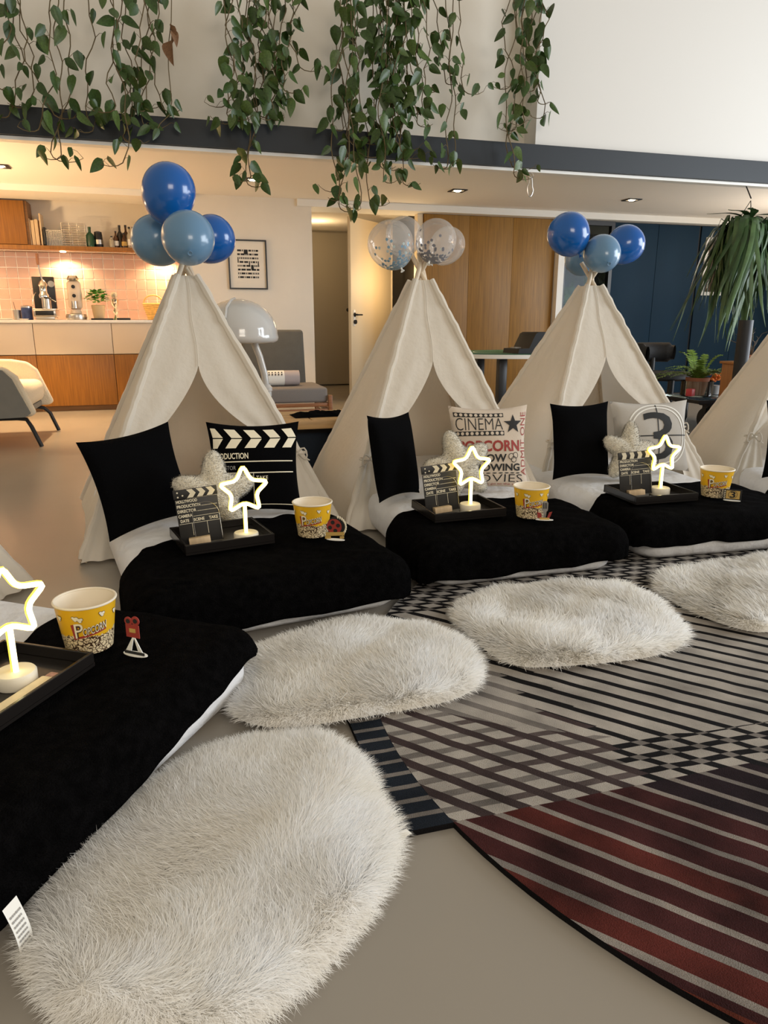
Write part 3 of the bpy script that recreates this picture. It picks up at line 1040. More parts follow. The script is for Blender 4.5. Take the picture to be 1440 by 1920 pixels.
def blanket(i, back):
    R_, g = 0.078, 0.012
    hwf = 0.475 + g - R_
    yf = R_ - g
    top = BT + g
    seed = i * 3 + 1

    def fn(s, q):
        hem = 0.030 + 0.018 * (0.5 + 0.5 * snoise(s * 3, 0.3, 1.0, seed)) + (0.075 * min(1.0, max(0.0, s - 0.30) * 1.8) if i == 0 else 0.03 if i == 3 else 0.035 * max(0.0, s - 0.4) if i == 2 else 0.0)
        rm = R_ * PI / 2 + (top - R_ - hem)
        a = (s * 2 - 1) * (hwf + rm)
        yb = back(max(-0.475, min(0.475, a)))
        b_ = yb + q * (yf - rm - yb)
        qx = max(abs(a) - hwf, 0.0) * (1 if a > 0 else -1)
        qy = min(b_ - yf, 0.0)
        r = math.hypot(qx, qy)
        ax = max(-hwf, min(hwf, a))
        by = max(b_, yf)
        if r < 1e-6:
            bump = 0.005 * snoise(ax * 4, by * 4, 1, seed) + 0.006 * snoise(ax * 1.3, by * 1.6, 1, seed + 5)
            if q < 0.08:
                bump += 0.006 * (1 - q / 0.08)
            return Vector((ax, by, top + max(bump, -0.006)))
        rc = min(r, rm)
        dx, dy = qx / r, qy / r
        if rc < R_ * PI / 2:
            th = rc / R_
            out, dz = R_ * math.sin(th), R_ * (1 - math.cos(th))
        else:
            out, dz = R_, R_ + rc - R_ * PI / 2
        fold = 0.010 * (0.5 + 0.5 * snoise(ax * 5 + dx, by * 5 + dy * 2, 1, seed)) * min(1, dz / R_)
        out += fold
        return Vector((ax + dx * out, by + dy * out, top - dz + 0.004 * snoise(ax * 4, by * 4, 1, seed) * (1 - min(1, dz / R_))))
    o = B().grid(fn, 72, 64).obj('plush_blanket', M_PLUSH, None, (MATT[i][0][0], MATT[i][0][1], MATT[i][2]), (0, 0, math.radians(MATT[i][1])), recalc=False, weld=1e-5)
    o.scale = (MATT[i][3] + (0.09 if i in (2, 3) else 0.025), 1, 1)
    sd = o.modifiers.new('thickness', 'SOLIDIFY')
    sd.thickness = 0.012
    sd.offset = 0.2
    return tag(o, f'black plush blanket {bl_lab[i]}', 'blanket', 'black plush blankets')


blanket(0, lambda x: 0.50 + 0.12 * x + 0.01 * math.sin(x * 30))
blanket(1, lambda x: 0.70 - 0.9 * (x - 0.08) ** 2 + 0.012 * math.sin(x * 32) + 0.10 * x)
blanket(2, lambda x: 0.57 - 0.55 * (x - 0.05) ** 2 + 0.008 * math.sin(x * 30))
blanket(3, lambda x: 0.58 - 0.6 * (x - 0.1) ** 2 + 0.006 * math.sin(x * 30))
blanket(4, lambda x: 0.56 + 0.01 * math.sin(x * 30))

# care label sticking out of the near blanket
tg = thing('care_label', 'white printed care label hanging from the near blanket', 'label', onbed(0, -0.475, -0.075, 0.09), bang(0) + 0.1)
B().grid(lambda s, q: Vector(((s - 0.5) * 0.032, -0.02 * math.sin(q * 2.0) - 0.004, 0.015 - 0.10 * q)), 2, 12).obj('tape', M_WHITEP, tg, recalc=False)
pr = Print()
rr = random.Random(9)
for k in range(9):
    x = -0.012
    while x < 0.010:
        w = rr.uniform(0.002, 0.005)
        pr.rect(x, -0.005 - k * 0.0085, min(x + w, 0.012), -0.0015 - k * 0.0085)
        x += w + 0.0012
pr.obj('small_print', [M_GREYP], lambda x, y, l: Vector((x, -0.02 * math.sin((0.015 - y) / 0.10 * 2.0) - 0.0052, y)), tg, step=0)


# ------------------------------------------------------------------ pillows
def pil_fn(w, h, d, pinch=0.10):
    def T(nx, ny):
        return d * (max(0, 1 - nx * nx) * max(0, 1 - ny * ny)) ** 0.42

    def surf(x, y, side=-1, lift=0.0):
        nx, ny = max(-1, min(1, 2 * x / w)), max(-1, min(1, 2 * y / h - 1))
        X = x * (1 - pinch * (1 - ny * ny) * abs(nx) ** 2)
        Z = h / 2 + (y - h / 2) * (1 - pinch * (1 - nx * nx) * abs(ny) ** 2)
        return Vector((X, side * (T(nx, ny) + lift) + side * 0.004 * snoise(x * 3, y * 3, 1.0, int(w * 100)) * (1 - nx * nx) * (1 - ny * ny), Z))
    return surf


def pillow(i, label, x, y, w, h, d, m, yaw=0.0, tilt=14.0, roll=0.0, z=None):
    surf = pil_fn(w, h, d)
    b = B()
    b.grid(lambda s, q: surf((s - 0.5) * w, q * h, -1), 20, 20)
    b.grid(lambda s, q: surf((s - 0.5) * w, q * h, 1), 20, 20)
    o = b.obj('throw_pillow', m, None, onbed(i, x, y, (BT + 0.012) if z is None else z), weld=1e-5, angle=70)
    o.rotation_mode = 'XYZ'
    R3 = Matrix.Rotation(bang(i) + math.radians(yaw), 4, 'Z') @ Matrix.Rotation(math.radians(-tilt), 4, 'X') @ Matrix.Rotation(math.radians(roll), 4, 'Y')
    o.rotation_euler = R3.to_euler()
    tag(o, label, 'pillow')
    return o, surf


def star_pillow(i, label, x, y, size, yaw=0.0, tilt=10.0, roll=0.0, z=None):
    b = B()
    n, m = 80, 10

    def rad(t):
        c = 0.5 + 0.5 * math.cos(5 * t)
        return size * 0.5 * (0.56 + 0.44 * c ** 1.15)
    for side in (-1, 1):
        def fn(s, q, side=side):
            t = 2 * PI * s
            r = rad(t) * q
            th = 0.050 * (1 - q ** 2.6) ** 0.55 * (0.75 + 0.25 * (1 - q))
            return Vector((r * math.sin(t), side * th, r * math.cos(t) + size * 0.42))
        b.grid(fn, n, m, wrap=True)
    o = b.obj('star_pillow', M_CREAMPLUSH, None, onbed(i, x, y, (BT + 0.012) if z is None else z), weld=1e-4, angle=180)
    R3 = Matrix.Rotation(bang(i) + math.radians(yaw), 4, 'Z') @ Matrix.Rotation(math.radians(-tilt), 4, 'X') @ \
        Matrix.Translation((0, 0, size * 0.42)) @ Matrix.Rotation(math.radians(roll), 4, 'Y') @ Matrix.Translation((0, 0, -size * 0.42))
    o.rotation_euler = R3.to_euler()
    o.location = Vector(o.location) + R3.to_translation()
    tag(o, label, 'pillow', 'plush star pillows')
    # short pile
    me = o.data
    N = 5200
    rng = np.random.default_rng(i + 40)
    co = np.array([v.co[:] for v in me.vertices])
    no = np.array([v.normal[:] for v in me.vertices])
    tri = []
    for p in me.polygons:
        vs = list(p.vertices)
        for k in range(1, len(vs) - 1):
            tri.append((vs[0], vs[k], vs[k + 1]))
    tri = np.array(tri)
    ar = np.linalg.norm(np.cross(co[tri[:, 1]] - co[tri[:, 0]], co[tri[:, 2]] - co[tri[:, 0]]), axis=1)
    pick = rng.choice(len(tri), N, p=ar / ar.sum())
    u, v = rng.random(N), rng.random(N)
    fl = u + v > 1
    u[fl], v[fl] = 1 - u[fl], 1 - v[fl]
    T = tri[pick]
    P = co[T[:, 0]] + (co[T[:, 1]] - co[T[:, 0]]) * u[:, None] + (co[T[:, 2]] - co[T[:, 0]]) * v[:, None]
    Nn = no[T[:, 0]] * (1 - u - v)[:, None] + no[T[:, 1]] * u[:, None] + no[T[:, 2]] * v[:, None]
    Dr = Nn + rng.normal(0, 0.45, (N, 3))
    Dr /= np.linalg.norm(Dr, axis=1)[:, None]
    W = np.cross(Dr, rng.normal(0, 1, (N, 3)))
    W /= np.linalg.norm(W, axis=1)[:, None]
    W *= np.sign(np.sum(np.cross(W, Dr) * Nn, axis=1))[:, None] + 1e-6
    V = np.stack([P - W * 0.0011, P + W * 0.0011, P + Dr * 0.010], 1).reshape(-1, 3)
    fm = bpy.data.meshes.new('pile')
    fm.from_pydata(V.tolist(), [], [(3 * k, 3 * k + 1, 3 * k + 2) for k in range(N)])
    fm.materials.append(M_CREAMPLUSH)
    fm.polygons.foreach_set('use_smooth', [True] * len(fm.polygons))
    Nn /= np.linalg.norm(Nn, axis=1)[:, None]
    fm.normals_split_custom_set_from_vertices(np.repeat(Nn, 3, 0).tolist())
    fo = link('pile', fm, o)
    fo['kind'] = 'stuff'
    return o


# bed 1
pillow(1, 'plain black square pillow in the leftmost full tent', -0.30, 0.80, 0.40, 0.40, 0.055, M_BLKCLOTH, yaw=18, tilt=16, roll=-6)
p1, s1 = pillow(1, 'black pillow printed as a film clapperboard', 0.13, 0.80, 0.40, 0.40, 0.06, M_BLKCLOTH, yaw=-10, tilt=14, roll=2)
pr = Print()
for k in range(6):
    x = -0.215 + 0.083 * k
    for (ya, yb, sk) in ((0.330, 0.372, -0.03), (0.283, 0.325, 0.03)):
        pts = [(x + (0.03 if sk > 0 else 0.03 - sk) - (0.03 if sk > 0 else 0.03), ya), (x + 0.046, ya), (x + 0.046 + sk, yb), (x + sk, yb)]
        if sk < 0:
            pts = [(x + 0.03, ya), (x + 0.076, ya), (x + 0.046, yb), (x, yb)]
        else:
            pts = [(x, ya), (x + 0.046, ya), (x + 0.076, yb), (x + 0.03, yb)]
        pts = [(max(-0.19, min(0.19, px)), py) for px, py in pts]
        if len(set(p[0] for p in pts)) > 1:
            pr.poly(pts, 0)
pr.text('PRODUCTION', -0.185, 0.236, -0.035, 0.262, 0, bold=0.02)
pr.rect(-0.18, 0.222, 0.17, 0.2265, 0)
pr.text('DIRECTOR', -0.185, 0.190, -0.09, 0.207, 1)
pr.rect(-0.18, 0.174, 0.17, 0.1785, 0)
pr.text('SCENE', -0.12, 0.146, -0.05, 0.162, 0, bold=0.01)
pr.text('TAKE', -0.005, 0.146, 0.045, 0.162, 0, bold=0.01)
pr.rect(-0.017, 0.03, -0.0145, 0.174, 0)
pr.rect(-0.18, 0.026, 0.17, 0.030, 0)
pr.obj('clapper_print', [M_CREAMP, M_GREYP], lambda x, y, l: s1(x, y, -1, 0.0022), p1, 0.02)
star_pillow(1, 'cream plush star pillow in front of the clapperboard pillow', -0.085, 0.62, 0.35, yaw=3, tilt=12, roll=4)

# bed 2
pillow(2, 'plain black pillow turned sideways beside the cinema pillow', -0.255, 0.70, 0.34, 0.40, 0.055, M_BLKCLOTH, yaw=36, tilt=12, roll=3)
M_CINE = mat('cinema_cotton', (0.66, 0.56, 0.46), 0.9, bump=0.2, bscale=300)
p2, s2 = pillow(2, 'beige pillow printed with cinema and popcorn words', 0.215, 0.70, 0.40, 0.42, 0.06, M_CINE, yaw=-12, tilt=12)
pr = Print()
pr.rect(-0.185, 0.365, 0.065, 0.388, 0)
pr.rect(-0.185, 0.268, 0.065, 0.291, 0)
for k in range(10):
    pr.disc(-0.172 + 0.025 * k, 0.3765, 0.0085, mi=2, lift=0.0006, n=12)
    pr.disc(-0.172 + 0.025 * k, 0.2795, 0.0085, mi=2, lift=0.0006, n=12)
pr.text('CINEMA', -0.180, 0.296, 0.060, 0.360, 0, bold=-0.012)
pr.poly([(0.115 + (0.052 if k % 2 == 0 else 0.021) * math.sin(PI * k / 5), 0.325 + (0.052 if k % 2 == 0 else 0.021) * math.cos(PI * k / 5)) for k in range(10)], 0)
pr.text('POPCORN', -0.170, 0.190, 0.150, 0.245, 1, bold=0.03)
pr.text('NOW', -0.07, 0.138, 0.075, 0.178, 0, bold=0.03)
pr.text('SHOWING', -0.120, 0.092, 0.150, 0.130, 0, bold=0.03)
pr.text('.......', -0.06, 0.078, 0.15, 0.084, 0, bold=0.02)
pr.text('MOVIES', -0.14, 0.030, 0.165, 0.074, 0, bold=-0.01)
pr.text("let's go to the show", -0.05, 0.008, 0.165, 0.024, 1)
pr.text('ADMIT ONE', 0.160, 0.07, 0.190, 0.385, 1, bold=-0.005, vert=True)
for q in ((0.100, 0.165), (0.115, 0.150), (0.125, 0.170)):
    pr.disc(q[0], q[1], 0.014, mi=2, lift=0.0004)
    pr.ring(q[0], q[1], 0.014, 0.003, 0, 0.0008, n=20)
pr.obj('cinema_print', [M_BLACKP, M_REDP, M_CINE], lambda x, y, l: s2(x, y, -1, 0.002 + l), p2, 0.02)
star_pillow(2, 'cream plush star pillow in front of the cinema pillow', 0.0, 0.575, 0.36, yaw=0, tilt=12, roll=-14)

# bed 3
pillow(3, 'plain black pillow standing upright beside the countdown pillow', -0.20, 0.80, 0.36, 0.40, 0.055, M_BLKCLOTH, yaw=4, tilt=10)
M_GREYCOT = mat('grey_cotton', (0.50, 0.47, 0.43), 0.9, bump=0.2, bscale=300)
p3, s3 = pillow(3, 'grey pillow printed with a film countdown figure 3', 0.235, 0.815, 0.46, 0.40, 0.06, M_GREYCOT, yaw=-6, tilt=14)
pr = Print()
pr.ring(0.02, 0.20, 0.165, 0.008, 1, 0.0, 60)
pr.ring(0.02, 0.20, 0.185, 0.008, 1, 0.0, 60)
pr.rect(0.017, 0.01, 0.023, 0.385, 0, 0.0004)
pr.rect(-0.20, 0.197, 0.21, 0.203, 0, 0.0004)
pr.text('3', -0.070, 0.060, 0.110, 0.335, 0, 0.0008, bold=0.0)
pr.obj('countdown_print', [M_BLACKP, M_WHITEP], lambda x, y, l: s3(x, y, -1, 0.002 + l), p3, 0.02)
star_pillow(3, 'cream plush star pillow in front of the countdown pillow', 0.02, 0.69, 0.34, yaw=4, tilt=12, roll=10)
# bed 4 and 0
pillow(4, 'plain black pillow at the right edge of the picture', -0.25, 0.68, 0.40, 0.42, 0.055, M_BLKCLOTH, yaw=8, tilt=8)


# ------------------------------------------------------------------ trays and what stands on the beds
def tray(i, x, y, label, w=0.325, d=0.265, yaw=0.0):
    h, tk = 0.036, 0.009
    b = B()
    b.box((0, 0, 0.004), (w, d, 0.008))
    for cx, cy, sx, sy in ((0, -d / 2 + tk / 2, w, tk), (0, d / 2 - tk / 2, w, tk), (-w / 2 + tk / 2, 0, tk, d - 2 * tk), (w / 2 - tk / 2, 0, tk, d - 2 * tk)):
        b.box((cx, cy, 0.008 + (h - 0.008) / 2), (sx, sy, h - 0.008), 0.0015, seg=1)
    o = b.obj('serving_tray', mat('tray_lacquer', (0.012, 0.010, 0.009), 0.22), None, onbed(i, x, y, BK), (0, 0, bang(i) + yaw), angle=30)
    return tag(o, label, 'tray', 'black serving trays')


tray(0, -0.07, 0.335, 'black tray with rim at the left edge, holding the nearest star lamp', yaw=0.03)
tray(1, -0.125, 0.445, 'black tray on the blanket of the leftmost full tent')
tray(2, -0.130, 0.325, 'black tray on the blanket before the cinema pillow')
tray(3, -0.145, 0.285, 'black tray on the blanket before the countdown pillow')

M_NEON = mat('neon_body', (0.9, 0.7, 0.1), 0.4, emit=(1.0, 0.68, 0.06), estr=1.2)
M_NEONW = mat('neon_strip', (1, 0.95, 0.8), 0.4, emit=(1.0, 0.86, 0.42), estr=3.2)
M_LAMPBASE = mat('lamp_base', (0.80, 0.74, 0.60), 0.5)


def star_path(R0, r0, cz, n=5):
    pts = [Vector(((R0 if k % 2 == 0 else r0) * math.sin(PI * k / n), 0, cz + (R0 if k % 2 == 0 else r0) * math.cos(PI * k / n))) for k in range(2 * n)]
    for _ in range(2):
        q = []
        for k in range(len(pts)):
            a, b_ = pts[k], pts[(k + 1) % len(pts)]
            q += [a.lerp(b_, 0.16), a.lerp(b_, 0.84)]
        pts = q
    return pts


def star_lamp(i, x, y, label, yaw=0.0, scale=1.0):
    p = onbed(i, x, y, BK + 0.0085)
    t = thing('star_lamp', label, 'lamp', p, bang(i) + math.radians(yaw), 'neon star lamps')
    t.scale = (1.0, 1.0, 0.98)
    B().lathe([(0, 0), (0.043, 0), (0.045, 0.003), (0.045, 0.030), (0.042, 0.034), (0, 0.034)], 30).obj('base', M_LAMPBASE, t)
    sp_ = star_path(0.094, 0.046, 0.195)
    stb = B().tube(sp_, 0.0078, 8, closed=True).obj('star_tube', M_NEON, t)
    B().tube([q + Vector((0, -0.0055, 0)) for q in sp_], 0.0062, 8, closed=True).obj('star_glow', M_NEONW, stb)
    stm = B().tube([(0, 0, 0.034), (0, 0, 0.150)], 0.0078, 10).obj('stem', M_NEON, t)
    B().tube([(0, -0.0055, 0.034), (0, -0.0055, 0.146)], 0.0062, 10).obj('stem_glow', M_NEONW, stm)
    return t


star_lamp(0, -0.045, 0.305, 'glowing yellow star lamp nearest the camera at the left edge', yaw=-22)
star_lamp(1, -0.055, 0.362, 'glowing yellow star lamp before the clapperboard pillow', yaw=-6)
star_lamp(2, -0.090, 0.290, 'glowing yellow star lamp before the cinema pillow', yaw=0)
star_lamp(3, -0.100, 0.275, 'glowing yellow star lamp before the countdown pillow', yaw=0)

M_BOARD = mat('clapper_black', (0.015, 0.014, 0.013), 0.5)


def clapper(i, x, y, label, lines, yaw, stripes='chevron'):
    t = thing('film_clapper', label, 'clapperboard', onbed(i, x, y, BK + 0.0085), bang(i) + math.radians(yaw), 'film clapperboards')
    t.rotation_euler = (math.radians(-7), math.radians(-5), t.rotation_euler.z)
    t.location.z += 0.007
    w, h = 0.150, 0.20
    brd = B().box((0, 0, h * 0.41), (w, 0.006, h * 0.82), 0.001).obj('board', M_BOARD, t)
    stk = B().box((0, -0.001, h * 0.915), (w + 0.004, 0.010, h * 0.165), 0.001).obj('clapstick', M_BOARD, t)
    B().box((-0.01, -0.022, 0.012), (0.075, 0.036, 0.024), 0.002).obj('foot_block', M_BEECH, t)
    pr = Print()
    if stripes == 'chevron':
        for k in range(3):
            x0 = -0.030 + 0.034 * k
            pr.poly([(x0, h * 0.84), (x0 + 0.020, h * 0.84), (x0 + 0.032, h * 0.915), (x0 + 0.012, h * 0.915)])
            pr.poly([(x0 + 0.012, h * 0.915), (x0 + 0.032, h * 0.915), (x0 + 0.020, h * 0.99), (x0, h * 0.99)])
        for q in ((-0.062, 0.95), (-0.062, 0.87), (-0.045, 0.89)):
            pr.disc(q[0], h * q[1], 0.003, n=10)
    else:
        for k in range(4):
            x0 = -0.062 + 0.036 * k
            pr.poly([(x0, h * 0.84), (x0 + 0.019, h * 0.84), (x0 + 0.024, h * 0.915), (x0 + 0.005, h * 0.915)])
            pr.poly([(x0 + 0.005, h * 0.915), (x0 + 0.024, h * 0.915), (x0 + 0.019, h * 0.99), (x0, h * 0.99)])
    pr.obj('clapstick_stripes', [M_CREAMP], lambda X, Y, l: Vector((X, -0.0068, Y)), stk, 0)
    pr = Print()
    n = len(lines)
    for k, s in enumerate(lines):
        y0 = h * (0.755 - 0.088 * k)
        wd = min(0.082, 0.0082 * len(s))
        pr.text(s, -0.071, y0, -0.071 + wd, y0 + 0.0112, bold=0.03)
        if k > 0:
            pr.rect(-0.068 + wd, y0, 0.070, y0 + 0.0014)
    y0 = h * (0.755 - 0.088 * n)
    pr.text('DATE', -0.066, y0, -0.036, y0 + 0.0112, bold=0.03)
    pr.text('SCENE', -0.020, y0, 0.018, y0 + 0.0112, bold=0.03)
    pr.text('TAKE', 0.034, y0, 0.066, y0 + 0.0112, bold=0.03)
    pr.rect(-0.071, y0 - 0.006, 0.071, y0 - 0.0046)
    for xx in (-0.028, 0.025):
        pr.rect(xx, y0 - 0.05, xx + 0.0013, y0 - 0.006)
    pr.obj('lettering', [M_CREAMP], lambda X, Y, l: Vector((X, -0.0037, Y)), brd, 0)
    arch = [(-0.022, 0.004)] + [(-0.022 + 0.0, 0.10)] + [(0.025 - 0.047 * math.cos(PI * k / 14), 0.10 + 0.045 * math.sin(PI * k / 14)) for k in range(15)] + [(0.072, 0.004)]
    B().tube([(px, -0.0045, pz) for px, pz in arch], 0.0008, 5).obj('arch_line', M_STEEL, brd)
    return t


clapper(1, -0.205, 0.40, 'small black clapperboard standing before the black pillow, leftmost', ['HOLLYWOOD', 'PRODUCTION', 'DIRECTOR', 'CAMERA'], -12)
clapper(2, -0.21, 0.300, 'small black clapperboard standing before the cinema pillow bed', ['HOLLYWOOD', 'PRODUCTION', 'DIRECTOR', 'CAMERA'], -3)
clapper(3, -0.225, 0.275, 'small black clapperboard with slanted stripes on the countdown bed', ['PRODUCTION', 'DIRECTOR', 'CAMERA'], -12, 'slant')

M_PAPER = mat('cream_packet', (0.80, 0.66, 0.44), 0.5, noise=0.1, nscale=30)


def packet(i, x, y, L, label, yaw=0.0, text=False):
    t = thing('wrapped_packet', label, 'packet', onbed(i, x, y, BK + 0.0085), bang(i) + math.radians(yaw), 'cream packets on the trays')
    B().box((0, 0, 0.008), (L, 0.036, 0.016), 0.006, seg=3).obj('wrapper', M_PAPER, t)
    B().box((L / 2 + 0.012, 0, 0.008), (0.024, 0.030, 0.012), 0.005).obj('end_fold', mat('packet_end', (0.40, 0.22, 0.18), 0.6, noise=0.4, nscale=60), t)
    if text:
        Print().text('FILM', -0.03, -0.006, 0.005, 0.005, bold=0.0).obj('lettering', [M_GREYP], lambda X, Y, l: Vector((X, Y, 0.0166)), t, 0)
    return t


packet(0, -0.110, 0.237, 0.19, 'cream wrapped packet on the nearest tray', 2, False)
packet(1, -0.055, 0.345, 0.11, 'cream packet at the front of the tray in the leftmost full tent', -2)
packet(2, -0.075, 0.222, 0.11, 'cream packet at the front of the tray on the cinema bed', 0)


# ---- popcorn buckets
def bucket_mat():
    m, nt, b = nodes_of('popcorn_print')
    N, Lk = nt.nodes, nt.links
    b.inputs['Roughness'].default_value = 0.35
    tc = N.new('ShaderNodeTexCoord')
    vo = N.new('ShaderNodeTexVoronoi')
    vo.feature = 'DISTANCE_TO_EDGE'
    vo.inputs['Scale'].default_value = 115
    nz = N.new('ShaderNodeTexNoise')
    nz.inputs['Scale'].default_value = 70
    nz.inputs['Detail'].default_value = 1
    mxv = N.new('ShaderNodeMix')
    mxv.data_type = 'VECTOR'
    mxv.inputs[0].default_value = 0.012
    Lk.new(tc.outputs['Object'], nz.inputs['Vector'])
    Lk.new(tc.outputs['Object'], mxv.inputs[4])
    Lk.new(nz.outputs['Color'], mxv.inputs[5])
    Lk.new(mxv.outputs[1], vo.inputs['Vector'])
    lt = N.new('ShaderNodeMath')
    lt.operation = 'LESS_THAN'
    lt.inputs[1].default_value = 0.085
    Lk.new(vo.outputs['Distance'], lt.inputs[0])
    pc = N.new('ShaderNodeMix')
    pc.data_type = 'RGBA'
    pc.inputs[6].default_value = (0.80, 0.66, 0.42, 1)
    pc.inputs[7].default_value = (0.06, 0.03, 0.015, 1)
    Lk.new(lt.outputs[0], pc.inputs[0])
    sx = N.new('ShaderNodeSeparateXYZ')
    Lk.new(tc.outputs['Object'], sx.inputs[0])
    n2 = N.new('ShaderNodeTexNoise')
    n2.inputs['Scale'].default_value = 45
    n2.inputs['Detail'].default_value = 2
    Lk.new(tc.outputs['Object'], n2.inputs['Vector'])
    ad = N.new('ShaderNodeMath')
    ad.operation = 'MULTIPLY_ADD'
    ad.inputs[1].default_value = 0.035
    Lk.new(n2.outputs['Fac'], ad.inputs[0])
    Lk.new(sx.outputs['Z'], ad.inputs[2])
    gt = N.new('ShaderNodeMath')
    gt.operation = 'GREATER_THAN'
    gt.inputs[1].default_value = 0.0665
    Lk.new(ad.outputs[0], gt.inputs[0])
    mx = N.new('ShaderNodeMix')
    mx.data_type = 'RGBA'
    mx.inputs[7].default_value = (0.78, 0.44, 0.015, 1)
    Lk.new(gt.outputs[0], mx.inputs[0])
    Lk.new(pc.outputs[2], mx.inputs[6])
    Lk.new(mx.outputs[2], b.inputs['Base Color'])
    return m


M_BUCKET = bucket_mat()
M_CARD = mat('bucket_inside', (0.82, 0.74, 0.60), 0.5)


def bucket(i, x, y, label, turn=0.0, sc=1.0):
    p = onbed(i, x, y, BK + 0.001)
    ph = math.atan2(-p.x, p.y) + math.radians(turn)
    t = thing('popcorn_bucket', label, 'bucket', p, ph, 'popcorn buckets')
    r0, r1, h = 0.057, 0.074, 0.128
    bwall = B().lathe([(0, 0.004), (r0 - 0.002, 0.004), (r0, 0), (r1, h)], 40).obj('printed_wall', M_BUCKET, t)
    B().lathe([(0, 0.009), (r0 - 0.002, 0.009), (r1 - 0.002, h)], 40).obj('inner_wall', M_CARD, t)
    B().tube([(r1 * math.cos(2 * PI * k / 40), r1 * math.sin(2 * PI * k / 40), h) for k in range(40)], 0.0032, 8, closed=True).obj('rim', M_CARD, t)

    def surf(X, Y, l):
        r = r0 + (r1 - r0) * Y / h + 0.0006 + l
        a = X / 0.066
        return Vector((r * math.sin(a), -r * math.cos(a), Y))
    pr = Print()
    sl = 0.10
    pr.poly([(-0.040, 0.044), (0.040, 0.044 + 0.08 * sl * 2), (0.040, 0.049 + 0.08 * sl * 2), (-0.030, 0.052)], 0, 0.0002)
    pr.poly([(-0.044, 0.085), (-0.033, 0.088), (-0.028, 0.048), (-0.040, 0.044)], 0, 0.0002)
    M_BROWNP = mat('brown_print', (0.07, 0.03, 0.015), 0.6)
    pr.obj('red_band', [M_REDP], surf, bwall, 0.012)
    pr = Print()
    for mi, bo, lf in ((2, 0.06, 0.0005), (1, 0.0, 0.0009)):
        pr.text('P', -0.036, 0.048, -0.016, 0.088, mi, lf, bold=bo, slope=0.1)
        pr.text('OPCORN', -0.017, 0.0525, 0.040, 0.0745, mi, lf, bold=bo, slope=0.2)
    pr.obj('lettering', [M_REDP, M_CREAMP, M_BROWNP], surf, bwall, 0.012)
    pr = Print()
    for (cx, cy) in ((-0.032, 0.103), (-0.022, 0.099), (0.028, 0.106), (-0.075, 0.100), (0.07, 0.098)):
        for (dx, dy, r) in ((0, 0, 0.0042), (0.0048, 0.0015, 0.0035), (0.002, -0.0040, 0.0035), (-0.003, 0.003, 0.003)):
            pr.disc(cx + dx, cy + dy, r + 0.001, mi=2, lift=0.0003, n=10)
            pr.disc(cx + dx, cy + dy, r, mi=1, lift=0.0007, n=10)
    pr.obj('kernel_print', [M_REDP, M_CREAMP, M_BROWNP], surf, bwall, 0)['kind'] = 'stuff'
    return t


bucket(0, 0.185, 0.295, 'yellow popcorn bucket nearest the camera, beside the tripod camera cutout', 4)
bucket(1, 0.205, 0.350, 'yellow popcorn bucket behind the red film reel cutout', -6)
bucket(2, 0.130, 0.165, 'yellow popcorn bucket behind the microphone cutout', 10)
bucket(3, 0.155, 0.215, 'yellow popcorn bucket behind the film frame cutout', 8)


# ---- little card cutouts on oval feet
def cutout_root(i, x, y, label, face=0.0):
    p = onbed(i, x, y, BK + 0.001)
    ph = math.atan2(-p.x, p.y) + math.radians(face)
    t = thing('card_cutout', label, 'cutout', p, ph, 'card cutouts')
    B().prism([(0.036 * math.cos(2 * PI * k / 28), 0.013 * math.sin(2 * PI * k / 28)) for k in range(28)], 0.0, 0.0018, M=Matrix.Rotation(PI / 2, 4, 'X') @ Matrix.Translation((0, 0, 0))).obj('oval_foot', M_WHITEP, t)
    return t


def card(pts, name, m, t, y=0.0, th=0.002):
    return B().prism(pts, y - th / 2, y + th / 2).obj(name, m, t, (0, 0, 0.0 if t.parent else 0.002))


def circ(cx, cz, r, n=24):
    return [(cx + r * math.cos(2 * PI * k / n), cz + r * math.sin(2 * PI * k / n)) for k in range(n)]


t = cutout_root(0, 0.175, 0.150, 'red movie camera on tripod card cutout on the nearest bed', -42)
card([(-0.022, 0.044), (0.018, 0.044), (0.018, 0.078), (-0.022, 0.078)], 'camera_body', M_REDP, t)
for cx, cz, cr in ((-0.012, 0.087, 0.011), (0.010, 0.090, 0.012)):
    rl = card(circ(cx, cz, cr), 'film_reel', M_REDP, t, -0.001)
    card(circ(cx, cz, 0.006, 14), 'reel_hub', M_BLACKP, rl, -0.0022)
card([(-0.030, 0.002), (-0.012, 0.002), (0.0, 0.044), (-0.004, 0.044)], 'tripod_leg', M_WHITEP, t, -0.001)
card([(0.012, 0.002), (0.026, 0.002), (0.004, 0.044), (0.001, 0.044)], 'tripod_leg', M_WHITEP, t, -0.001)
card([(-0.030, 0.0), (0.030, 0.0), (0.030, 0.007), (-0.030, 0.007)], 'foot_bar', M_BLACKP, t, -0.003)
card([(-0.010, 0.058), (0.008, 0.058), (0.008, 0.068), (-0.010, 0.068)], 'badge', M_GOLDP, t, -0.002)

